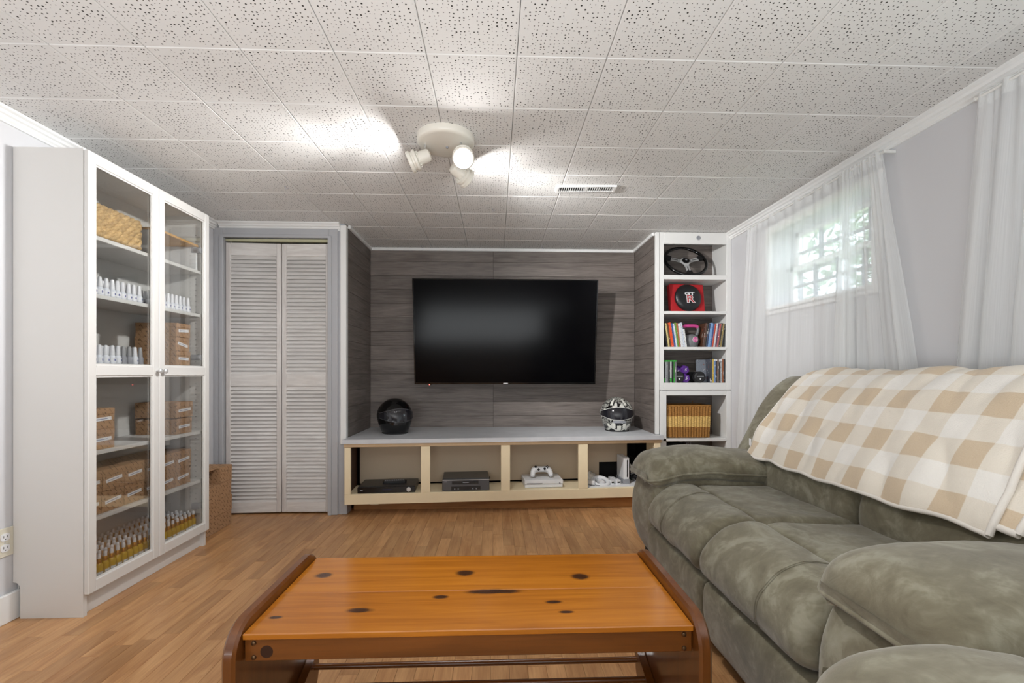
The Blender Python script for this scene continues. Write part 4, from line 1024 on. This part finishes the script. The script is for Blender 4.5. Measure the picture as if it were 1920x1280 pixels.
# ------------------------------------------------------------------ helmets
HK = [(-.126, .088, .118, .088), (-.112, .097, .132, .098), (-.08, .112, .147, .115), (-.04, .124, .152, .130), (0, .130, .147, .140), (.04, .127, .136, .142), (.075, .113, .115, .128), (.105, .088, .086, .100), (.125, .060, .058, .068), (.137, .032, .030, .036), (.1405, .006, .006, .007)]
def hk(z):
    for a, b_ in zip(HK, HK[1:]):
        if z <= b_[0]:
            t_ = (z - a[0]) / (b_[0] - a[0]); return [a[i] + (b_[i] - a[i]) * t_ for i in (1, 2, 3)]
    return HK[-1][1:]
HZ = cr([(k[0],) for k in HK], 4, False); HR = cr(HK, 4, False)
def hsurf(az, z, off=0):
    best = min(range(len(HR) - 1), key=lambda i: 0 if HR[i][0] <= z <= HR[i + 1][0] else 1 + abs(HR[i][0] - z)); a, b_ = HR[best], HR[best + 1]
    t_ = max(0, min(1, (z - a[0]) / (b_[0] - a[0] + 1e-9))); w_, f_, k_ = [a[i] + (b_[i] - a[i]) * t_ for i in (1, 2, 3)]
    s_, c_ = math.sin(az), math.cos(az); e = .92
    x = w_ * math.copysign(abs(s_) ** e, s_); y = -(f_ if c_ > 0 else k_) * math.copysign(abs(c_) ** e, c_)
    v = Vector((x, y, z)); n_ = Vector((x / (w_ * w_ + 1e-6), y / (f_ * f_ + 1e-6), z * 26)).normalized(); return v + n_ * off
def helmet(loc, rz, label, shell, graphic=False):
    o = thing('motorcycle_helmet', loc, label, 'helmet', None, rz)
    up_ = lambda v: (v.x, v.y, v.z + .127)
    N_ = 48
    MB().loft([[up_(hsurf(2 * math.pi * i / N_, r_[0])) for i in range(N_)] for r_ in HR]).build('shell', shell, o, 60, local=True)
    def patch(nm, m, az0, az1, zf0, zf1, off, nu=20, nv=8):
        def f(u, v):
            az = R(az0 + (az1 - az0) * u); return up_(hsurf(az, zf0(az) + (zf1(az) - zf0(az)) * v, off))
        def g(u, v):
            az = R(az0 + (az1 - az0) * u); return up_(hsurf(az, zf0(az) + (zf1(az) - zf0(az)) * v, off - .006))
        b_ = MB().loft([[f(i / nu, j / nv) for j in range(nv + 1)] + [g(i / nu, j / nv) for j in range(nv, -1, -1)] for i in range(nu + 1)])
        return b_.build(nm, m, o, 60, local=True)
    patch('visor', VISOR, -74, 74, lambda a: -.030 + .030 * abs(math.sin(a)) ** 2, lambda a: .062 - .034 * abs(math.sin(a)) ** 2, .006, 30, 10)
    tm_ = plain('visor_gasket_white', (214, 214, 208), .3) if graphic else plain('visor_rim_grey', (74, 74, 78), .25)
    ed = [up_(hsurf(R(-76 + 152 * i / 30), .064 - .034 * abs(math.sin(R(-76 + 152 * i / 30))) ** 2, .002)) for i in range(31)]
    eb = [up_(hsurf(R(76 - 152 * i / 30), -.033 + .030 * abs(math.sin(R(76 - 152 * i / 30))) ** 2, .002)) for i in range(31)]
    MB().tube(ed + eb, .0035, 8, True).build('visor_gasket', tm_, o, 60, local=True)
    for s_ in (-1, 1): 
        p = hsurf(s_ * R(84), .012); n_ = Vector((s_, -.15, 0)).normalized()
        MB().lathe([(.026, 0), (.026, .004), (.020, .008), (.001, .008)], up_(p - n_ * .002), n_, 20).build('visor_pivot', BLACKP if not graphic else shell, o, 50, local=True)
    MB().tube([up_(hsurf(2 * math.pi * i / 40, -.124)) for i in range(40)], .006, 8, True).build('neck_roll', RUBBER, o, 60, local=True)
    patch('chin_vent', GPLAST if graphic else BLACKP, -20, 20, lambda a: -.055 - .0 * a, lambda a: -.040 + .004 * math.cos(a * 4), .004, 10, 3)
    if graphic:
        wh = plain('helmet_white', (220, 219, 210), .15)
        for s_ in (-1, 1):
            patch('white_blade', wh, s_ * 22, s_ * 34, lambda a: .078, lambda a: .128, .0012, 5, 8)
            patch('white_blade', wh, s_ * 13, s_ * 25, lambda a: -.098, lambda a: -.060, .0012, 5, 5)
            patch('white_blade', wh, s_ * 10, s_ * 46, lambda a: -.118 + .05 * (abs(a) - .17), lambda a: -.112 + .085 * (abs(a) - .17), .0014, 10, 3)
            patch('white_blade', wh, s_ * 62, s_ * 100, lambda a: -.010 - .03 * (abs(a) - 1), lambda a: .008 - .06 * (abs(a) - 1), .0014, 10, 3)
        patch('white_blade', wh, -7, 7, lambda a: -.116, lambda a: -.078 + .0 * a, .0012, 4, 5)
    return o
helmet((-.782, 3.585, BT + .0015), R(28), 'glossy black full-face helmet at the left end of the bench top', BLACKG)
helmet((.985, 3.690, BT + .0015), R(-7), 'black and white patterned full-face helmet at the right end of the bench top', GRAPH, True)

# ------------------------------------------------------------------ three-headed ceiling spotlight
fx = thing('ceiling_spotlight', (-.225, 2.085, ZC), 'round off-white ceiling fixture with three adjustable lit spotlights', 'ceiling light')
FC = Vector((-.225, 2.085, ZC))
MB().lathe([(.130, 0), (.130, -.022), (.124, -.030), (.112, -.033), (.001, -.034)], FC, (0, 0, 1), 48).build('canopy', ENAMEL, fx, 40)
MB().lathe([(.006, 0), (.006, .006), (.001, .008)], FC + Vector((.005, .012, -.034)), (0, 0, -1), 10).build('finial', GPLAST, fx, 40)
def head(stem_xy, pivot, dirv, watts):
    dirv = Vector(dirv).normalized(); pv = Vector(pivot); a = Vector((*stem_xy, ZC - .032))
    h_ = MB().tube([a, a + Vector((0, 0, -.03)), pv + Vector((0, 0, .022))], .0055, 8).build('stem', CHROME, fx, 60)
    MB().lathe([(.012, -.045), (.024, -.040), (.029, -.030), (.030, .012), (.031, .016)], pv, dirv, 28).build('barrel', ENAMEL, fx, 40)
    MB().lathe([(.034, .016), (.046, .020), (.047, .030), (.040, .034), (.040, .040), (.047, .044), (.048, .056), (.042, .060), (.040, .052), (.034, .050)], pv, dirv, 32).build('lens_collar', ENAMEL, fx, 40)
    for k in range(12):
        n_ = dirv.orthogonal().normalized(); q = Matrix.Rotation(2 * math.pi * k / 12, 3, dirv) @ n_
        MB().cyl(pv + dirv * .008 + q * .032, pv + dirv * .017 + q * .034, .003, n=6).build('vent_rib', ENAMEL, fx)
    MB().lathe([(.0385, .050), (.0385, .054), (.025, .058), (.001, .059)], pv, dirv, 28).build('lamp_lens', BULB, fx, 50)
    L_ = bpy.data.lights.new('spot_bulb', 'SPOT'); L_.energy = watts; L_.shadow_soft_size = .035; L_.spot_size = R(100); L_.spot_blend = 1.0; L_.color = (1, .995, .985)
    lo = bpy.data.objects.new('spot_bulb', L_); COL.objects.link(lo); lo.parent = fx; lo.location = pv + dirv * .072 - fx.location; lo.rotation_euler = dirv.to_track_quat('-Z', 'Y').to_euler()
head((-.318, 2.085), (-.335, 2.085, 1.983), (-1, .04, -.40), 58)
head((-.155, 2.060), (-.145, 2.045, 1.985), (.08, -.72, -.68), 48)
head((-.190, 2.185), (-.175, 2.20, 1.972), (.72, .62, -.38), 80)

# ceiling register
o = thing('ceiling_vent', (.520, 2.618, ZC), 'white slotted metal air register in the ceiling', 'vent', rz=R(-8.5) * 0)
o.rotation_euler = (0, 0, -.055)
lb('backing', BLACKSLOT, o, -.155, .155, -.030, .030, -.0025, -.0005, b=0)
for nm, a in (('frame', (-.172, .172, .030, .042, -.010, -.0005)), ('frame', (-.172, .172, -.042, -.030, -.010, -.0005)), ('frame', (-.172, -.155, -.030, .030, -.010, -.0005)), ('frame', (.155, .172, -.030, .030, -.010, -.0005))): lb(nm, WHITE_SEMI, o, *a, b=.002)
for k in range(25):
    xx = -.150 + k * .0125; lb('slat', WHITE_SEMI, o, xx - (.0021 if k != 12 else .008), xx + (.0021 if k != 12 else .008), -.030, .030, -.009, -.003, b=0)
# wall outlet
o = thing('wall_outlet', (XL, 1.918, .325), 'ivory double power outlet on the left wall beside the cabinet', 'outlet')
lb('plate', IVORY, o, 0.0005, .006, -.040, .036, -.058, .058, b=.002)
for zz in (.022, -.022):
    r_ = MB().prism(rrect(-.015, .019, zz - .015, zz + .015, .010), .006, .0085, 'yz').build('receptacle', WPLAST, o, 40, local=True)
    for yy in (-.005, .009): lb('slot', BLACKSLOT, o, .0085, .0089, yy - .001, yy + .001, zz - .002, zz + .007, b=0)
    lb('slot', BLACKSLOT, o, .0085, .0089, .0, .004, zz - .010, zz - .006, b=0)
MB().cyl((.006, .002, 0), (.0075, .002, 0), .003, n=8).build('screw', SILVER, o, local=True)
# small hooks and specks left in the ceiling
for k, (x, y, lab) in enumerate(((-.62, 3.86, 'tiny wire hook in the ceiling at the left over the plank wall'), (.395, 3.86, 'tiny wire hook in the ceiling at the right over the plank wall'), (-1.20, 2.66, 'tiny hook in the ceiling between the spotlight and the cabinet'), (-.02, 2.98, 'tiny hook in the ceiling just beyond the spotlight'))):
    o = thing('ceiling_hook', (x, y, ZC), lab, 'hook', 'ceiling hooks')
    MB().tube([(0, 0, 0), (0, 0, -.008), (.006, 0, -.014), (.014, 0, -.012), (.017, 0, -.006)], .0016, 6).build('wire', GPLAST, o, 60, local=True)
    MB().lathe([(.006, 0), (.006, -.002), (.001, -.002)], n=8).build('base', GPLAST, o, local=True)

# ------------------------------------------------------------------ pine coffee table
tb = thing('coffee_table', (-.053, 1.246, 0), 'low amber pine coffee table with knots and rounded end boards', 'table')
TX0, TX1, TY0, TY1, TZ = -.562, .456, 1.036, 1.458, .430
for y0, y1 in ((TY0, 1.2262), (1.2268, TY1)):
    MB().box(TX0, TX1, y0, y1, TZ - .014, TZ, .002).build('top_board', PINE_TOP, tb)
for y0, y1 in ((TY0 + .008, TY0 + .030), (TY1 - .030, TY1 - .008)):
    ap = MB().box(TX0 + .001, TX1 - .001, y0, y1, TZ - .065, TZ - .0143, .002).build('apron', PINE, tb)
    if y0 < 1.2:
        for xx in (TX0 + .022, TX1 - .020):
            for zz in (TZ - .024, TZ - .056): MB().lathe([(.0055, 0), (.005, .003), (.001, .0045)], (xx, y0, zz), (0, -1, 0), 12).build('bolt', BOLT, ap, 50)
        MB().lathe([(.014, 0), (.014, .0004), (.001, .0004)], (TX0 + .050, y0, TZ - .044), (0, -1, 0), 20).build('knot', KNOT, ap)
for x0, x1 in ((TX0 - .030, TX0 - .001), (TX1 + .001, TX1 + .030)):
    pl = rrect(1.006, 1.488, .001, TZ + .024, .075, 8)
    outer = [[(x0 + .006, *p) for p in inset(pl, .006)], [(x0, *p) for p in inset(pl, .0075)]]
    rings = [[(x0, *p) for p in inset(pl, .006)], [(x0 + .006, *p) for p in pl], [(x1 - .006, *p) for p in pl], [(x1, *p) for p in inset(pl, .006)]]
    MB().loft(rings).build('end_board', PINE_P_SHADED, tb, 30)
for xs in (TX0 + .001, TX1 - .023):
    q = [(1.420, .170), (1.440, .150), (1.150, .050), (1.130, .070)]
    MB().prism(q, xs, xs + .022, 'yz').build('rod_bracket', PINE_P_SHADED, tb)
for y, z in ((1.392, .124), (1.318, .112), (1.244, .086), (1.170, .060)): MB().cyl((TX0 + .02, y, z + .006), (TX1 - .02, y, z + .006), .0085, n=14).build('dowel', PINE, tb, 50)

# ------------------------------------------------------------------ reclining loveseat
so = thing('reclining_loveseat', (1.25, 1.60, 0), 'olive green microsuede reclining loveseat under the windows', 'sofa')
def wr(x, y, z, a=.006, k=6): return noise.noise(Vector((x * k, y * k, z * k))) * a + noise.noise(Vector((x * k * 3, y * k * 3, z * k * 3 + 5))) * a * .35
def wrinkle(a=.006, k=6):
    return lambda x, y, z: (x + wr(x, y, z, a, k), y + wr(y, z, x + 7, a * .5, k), z + wr(z, x, y + 3, a, k))
SY0, SYM, SY1, AW = 1.065, 1.612, 2.150, .36
seatp = cr([(1.34, .30), (1.34, .455), (1.20, .474), (1.05, .482), (.972, .478), (.955, .468), (.938, .480), (.88, .487), (.81, .470), (.750, .425), (.718, .365), (.722, .315), (.760, .285), (.86, .275), (1.1, .275)], 5)
for y0, y1 in ((SYM + .002, SY1 + .01), (SY0 - .01, SYM - .002)):
    c = pad(seatp, 'y', y0, y1, .045, wrinkle(.007, 7), 14).build('seat_cushion', SUEDE, so, 70)
    pts = [(.955 + .004, y0 + .04 + (y1 - y0 - .08) * i / 16, .470) for i in range(17)]
    # stitched seam across the front roll
    ys = y0 + (y1 - y0) * .33 if y0 < SYM - .1 else y1 - (y1 - y0) * .38
    for s_ in (-.004, .004):
        arc = [(p[0], p[1]) for p in inset(seatp, -.0015)][28:66]
        MB().tube([wrinkle(.007, 7)(p[0], ys + s_, p[1]) for p in arc], .0008, 5).build('stitched_seam', SUEDE, c, 60)
panp = cr([(.765, .062), (.742, .10), (.730, .18), (.732, .245), (.748, .272), (.80, .278), (.84, .25), (.84, .08), (.80, .058)], 5)
for y0, y1 in ((SYM + .002, SY1 + .03), (SY0 - .02, SYM - .002)):
    pad(panp, 'y', y0, y1, .03, wrinkle(.004, 7), 12).build('footrest_panel', SUEDE, so, 70)
backp = cr([(1.33, .36), (1.300, .44), (1.286, .50), (1.298, .58), (1.338, .67), (1.395, .775), (1.465, .88), (1.545, .96), (1.605, .992), (1.655, .975), (1.685, .92), (1.692, .82), (1.694, .5), (1.685, .22), (1.5, .20), (1.38, .26)], 5)
for y0, y1 in ((SYM + .001, 2.475), (.775, SYM - .001)):
    pad(backp, 'y', y0, y1, .06, wrinkle(.010, 5), 14).build('back_cushion', SUEDE, so, 70)
box('base_frame', SHADE_GAP, so, .80, 1.66, .80, 2.42, .03, .27)
for xx in (.84, 1.64):
    for yy in (.84, 2.36): MB().cyl((xx, yy, 0), (xx, yy, .04), .022, n=12).build('foot', BLACKM, so)
def arm(y0, y1, top, inner, xf=.728):
    yc = (y0 + y1) / 2
    bodyp = cr([(1.20, .05), (.865, .05), (.790, .105), (.752, .20), (.740, .31), (.755, .42), (.80, .50), (.90, .53), (1.30, .53), (1.63, .52), (1.66, .30), (1.62, .06)], 5)
    pad(bodyp, 'y', y0 + .006, y1 - .006, .055, wrinkle(.006, 5), 8).build('arm_body', SUEDE, so, 70)
    hw = (y1 - y0) / 2 + .012; zc = top - .085
    pp = cr([(yc - hw * .80, zc - .055), (yc - hw, zc - .020), (yc - hw * .96, zc + .030), (yc - hw * .66, zc + .068), (yc, zc + .085), (yc + hw * .66, zc + .068), (yc + hw * .96, zc + .030), (yc + hw, zc - .020), (yc + hw * .80, zc - .055), (yc, zc - .062)], 5)
    def df(x, y, z):
        f = max(0, (.98 - x) / .25); z = z - .055 * f * f
        g = max(0, (x - 1.05) / .35); z = z - .030 * g
        return wrinkle(.007, 6)(x, y, z)
    q_ = pad(pp, 'x', xf, 1.40, .085, df, 14, 9); p = q_.build('arm_pad', SUEDE, so, 70); RG = q_.rings
    pts = []
    lo, hi = inset(pp, 0)[5], inset(pp, 0)[35]
    path = [(1.36 - (1.36 - .83) * i / 12, yc - hw - .001, zc - .020) for i in range(13)]
    for i in range(1, 8):
        th = math.pi * i / 8; path.append((.83 - .098 * math.sin(th), yc - (hw - .002) * math.cos(th), zc - .020))
    path += [(.83 + (1.36 - .83) * i / 12, yc + hw + .001, zc - .020) for i in range(13)]
    path = [RG[i][6] for i in range(len(RG) - 4, -1, -1)] + [tuple(RG[0][6][k] + (RG[0][34][k] - RG[0][6][k]) * j / 5 for k in range(3)) for j in range(1, 5)] + [RG[i][34] for i in range(0, len(RG) - 3)]
    MB().tube(path, .0055, 8).build('piping', SUEDE, p, 60)
arm(2.145, 2.505, .632, -1); arm(.715, 1.065, .642, 1, .745)

# ------------------------------------------------------------------ gingham fleece throw over the sofa back
bk = [p for p in inset(backp, -.020)]
i0 = min(range(len(bk)), key=lambda i: math.dist(bk[i], (1.28, .585)) if bk[i][0] < 1.4 else 9)
i1 = min(range(len(bk)), key=lambda i: math.dist(bk[i], (1.70, .93)))
path = bk[i0:i1 + 1] if i0 < i1 else list(reversed(bk[i1:i0 + 1]))
ac = [0]
for a, b_ in zip(path, path[1:]): ac.append(ac[-1] + math.dist(a, b_))
def along(s_):
    s_ = max(0, min(ac[-1], s_))
    for i in range(len(path) - 1):
        if s_ <= ac[i + 1] + 1e-9:
            t_ = (s_ - ac[i]) / (ac[i + 1] - ac[i] + 1e-9); a, b_ = path[i], path[i + 1]; d = (b_[0] - a[0], b_[1] - a[1]); l = math.hypot(*d) or 1
            return (a[0] + d[0] * t_, a[1] + d[1] * t_, -d[1] / l, d[0] / l)
    return (*path[-1], 0, 0)
bl_ = thing('fleece_throw', (1.5, 1.75, .6), 'white and tan gingham fleece throw draped over the loveseat back', 'throw')
BY0, BY1 = 1.135, 2.275
def blanket(off, y0=BY0, y1=BY1, s0=0):
    def f(u, v):
        s_ = s0 + (ac[-1] - s0) * v; y = y0 + (y1 - y0) * u - .035 * (v > 0) * min(1, v * 2) * u
        x, z, nx, nz = along(s_ + .022 * max(0, 1 - v * 4) * (noise.noise(Vector((y * 6, 3, 8))) + .3)); hem = max(0, 1 - v * 3)
        fold = .012 * math.sin(y * 21 + 2.5 * v) * (.4 + .6 * hem) + .028 * noise.noise(Vector((y * 5.0, v * 3.0, 1))) + .008 * noise.noise(Vector((y * 13, v * 6, 4)))
        dd = .004 + abs(fold) + off; sgn = 1 if nx < 0 or nz > 0 else -1
        zz = z + (0.010 * noise.noise(Vector((y * 5, 9, 2))) if v < .02 else 0)
        return (x + (nx if nx * 1 < 0 or nz > 0 else -nx) * dd, y, zz + (nz if nz > 0 else abs(nz) * 0) * dd)
    mb = MB(); mb.grid(f, 120, 70, lambda u, v: (s0 + (ac[-1] - s0) * v + .045, y0 + (y1 - y0) * u)); return mb, f
mb, f = blanket(.0)
o = mb.build('fabric', FLEECE, bl_, 80); md = o.modifiers.new('thickness', 'SOLIDIFY'); md.thickness = .010; md.offset = 0
MB().tube([f(i / 80, 0) for i in range(81)], .008, 8).build('hem', HEMW, o, 60)
MB().tube([f(0, i / 50) for i in range(51)], .009, 8).build('edge_hem', HEMW, o, 60)
MB().tube([f(1, i / 50) for i in range(51)], .006, 8).build('edge_hem', HEMW, o, 60)
mb2, f2 = blanket(-.012, 1.080, 1.24, .03)
o2 = mb2.build('under_fold', FLEECE, bl_, 80); md = o2.modifiers.new('thickness', 'SOLIDIFY'); md.thickness = .010; md.offset = 0
MB().tube([f2(i / 20, 0) for i in range(21)], .010, 8).build('hem', HEMW, o2, 60); MB().tube([f2(0, i / 50) for i in range(51)], .010, 8).build('edge_hem', HEMW, o2, 60)
p = f(1, .10); box('care_label', LABELW, o, p[0] - .012, p[0] - .010, p[1] - .004, p[1] + .012, p[2] - .015, p[2] + .02)

# ------------------------------------------------------------------ second recliner, only its arm in view
ch = thing('recliner_armchair', (1.05, .18, 0), 'olive recliner whose rounded arm front shows in the near right corner', 'armchair')
def chair():
    def armc(x0, x1):
        xc = (x0 + x1) / 2; hw = (x1 - x0) / 2 + .012; zc = .550
        body = cr([(.620, .055), (.655, .18), (.655, .34), (.625, .46), (.55, .50), (.2, .50), (-.20, .50), (-.24, .3), (-.2, .06)], 5)
        MB_ = MB(); st = [(x0 + .03 + .05 * (1 - math.cos(math.pi / 2 * i / 6)), .05 * (1 - math.sin(math.pi / 2 * i / 6))) for i in range(7)]
        en = [(x0 + x1 - a, q) for a, q in reversed(st)]
        MB_.loft([[wrinkle(.006, 5)(a, p[0], p[1]) for p in inset(body, q)] for a, q in st + en]).build('arm_body', SUEDE, ch, 70)
        pp = cr([(xc - hw * .80, zc - .055), (xc - hw, zc - .020), (xc - hw * .96, zc + .030), (xc - hw * .66, zc + .068), (xc, zc + .085), (xc + hw * .66, zc + .068), (xc + hw * .96, zc + .030), (xc + hw, zc - .020), (xc + hw * .80, zc - .055), (xc, zc - .062)], 5)
        def df(x, y, z):
            q = max(0, (y - .50) / .20); return wrinkle(.009, 7)(x, y, z - .025 * q * q)
        q_ = pad(pp, 'y', .02, .692, .085, df, 12, 9); p_ = q_.build('arm_pad', SUEDE, ch, 70); RG = q_.rings; n_ = len(RG) - 1
        pts = [df(xc - hw - .001, .1 + .50 * i / 10, zc - .02) for i in range(11)] + [df(xc - (hw - .002) * math.cos(math.pi * i / 8), .60 + .092 * math.sin(math.pi * i / 8), zc - .02) for i in range(1, 8)] + [df(xc + hw + .001, .60 - .50 * i / 10, zc - .02) for i in range(11)]
        pts = [RG[i][6] for i in range(3, n_ + 1)] + [tuple(RG[n_][6][k] + (RG[n_][34][k] - RG[n_][6][k]) * j / 5 for k in range(3)) for j in range(1, 5)] + [RG[i][34] for i in range(n_, 2, -1)]
        MB().tube(pts, .0055, 8).build('piping', SUEDE, p_, 60)
    armc(.468, .775); armc(1.345, 1.665)
    sp = cr([(-.05, .30), (-.05, .455), (.2, .478), (.42, .480), (.50, .487), (.57, .470), (.62, .425), (.645, .365), (.64, .315), (.60, .285), (.3, .275)], 5)
    st = [(.78 + .04 * (1 - math.cos(math.pi / 2 * i / 6)), .04 * (1 - math.sin(math.pi / 2 * i / 6))) for i in range(7)]; en = [(.78 + 1.34 - a, q) for a, q in reversed(st)]
    MB().loft([[(a, p[0], p[1]) for p in inset(sp, q)] for a, q in st + en]).build('seat_cushion', SUEDE, ch, 70)
    bp = cr([(-.02, .40), (.0, .50), (-.04, .66), (-.11, .82), (-.20, .95), (-.28, .985), (-.36, .94), (-.39, .8), (-.39, .25), (-.1, .22)], 5)
    MB().loft([[(a, p[0], p[1]) for p in inset(bp, q)] for a, q in st + en]).build('back_cushion', SUEDE, ch, 70)
    fp = cr([(.60, .065), (.628, .12), (.632, .22), (.60, .272), (.55, .27), (.54, .08)], 5)
    MB().loft([[(a, p[0], p[1]) for p in inset(fp, q * .5)] for a, q in st + en]).build('footrest_panel', SUEDE, ch, 70)
    box('base_frame', SHADE_GAP, ch, .55, 1.58, -.34, .56, .03, .26)
    for xx in (.6, 1.5):
        for yy in (-.28, .5): MB().cyl((xx, yy, 0), (xx, yy, .04), .022, n=12).build('foot', BLACKM, ch)
chair()

# ------------------------------------------------------------------ sheer curtains
def curtain(label, y_top, y_bot, folds, seed, rod_y=None, x0=1.740):
    c = thing('sheer_curtain', (1.735, (y_top[0] + y_top[1]) / 2, 1.2), label, 'curtain', 'sheer curtains')
    rr = random.Random(seed)
    def f(u, v):
        z = 2.012 - v * 1.72
        # gathers bunch towards the near end of the panel
        w = u + folds[1] * math.sin(2 * math.pi * u) * .5 / math.pi
        y = (y_top[0] + (y_top[1] - y_top[0]) * w) * (1 - v) + (y_bot[0] + (y_bot[1] - y_bot[0]) * w) * v
        amp = (.006 + .024 * min(1, v * 2.2)) * (.55 + .65 * abs(noise.noise(Vector((u * 5, seed, 0))) * 1.8))
        ph = 2 * math.pi * folds[0] * (u + .03 * noise.noise(Vector((u * 7, v * .8, seed)))) + .5 * v
        sm_ = math.sin(2 * math.pi * folds[0] * 2.6 * u + seed) * .004 * max(0, 1 - v * 3)
        x = x0 + .8 * amp * math.sin(ph) + .25 * amp * math.sin(2.3 * ph + 1) + sm_
        return (x, y + amp * .55 * math.cos(ph), z)
    cl = MB(); cl.grid(f, 260, 46, lambda u, v: (u * 2, v * 1.7)); o = cl.build('voile', VOILE, c, 80)
    hd = MB(); hd.grid(lambda u, v: (lambda p: (p[0] - .003, p[1], p[2] + .0))(f(u, v * .03)), 260, 3, lambda u, v: (u * 2, v)); hd.build('rod_pocket', VOILE, o, 80)
    MB().grid(lambda u, v: (lambda p: (p[0] - .003, p[1], p[2]))(f(v * .014, u)), 46, 2, lambda u, v: (v * .03, u * 1.7)).build('side_hem', VOILE, o, 80)
    MB().grid(lambda u, v: (lambda p: (p[0] - .003, p[1], p[2]))(f(1 - v * .014, u)), 46, 2, lambda u, v: (v * .03, u * 1.7)).build('side_hem', VOILE, o, 80)
    if not rod_y: return
    rd = thing('curtain_rod', (1.735, (rod_y[0] + rod_y[1]) / 2, 2.0), label.replace('sheer white curtain', 'thin white rod carrying the curtain'), 'curtain rod', 'curtain rods')
    MB().cyl((1.738, rod_y[0], 2.0), (1.738, rod_y[1], 2.0), .006, n=10).build('rod', ROD, rd, 50)
    for yy in rod_y: MB().box(1.732, XR - .0005, yy - .003, yy + .003, 1.994, 2.006).build('bracket', ROD, rd)
curtain('sheer white curtain over the window beside the bookcase', (2.165, 3.095), (2.16, 3.24), (6, -.45), 3, (1.985, 3.10))
curtain('bunched white curtain panel at the near side of the bookcase window', (1.995, 2.225), (1.705, 2.30), (6, -.2), 5, None, 1.736)
curtain('sheer white curtain at the right edge of the view', (.50, 1.585), (.40, 1.715), (8, -.55), 8, (.49, 1.595))
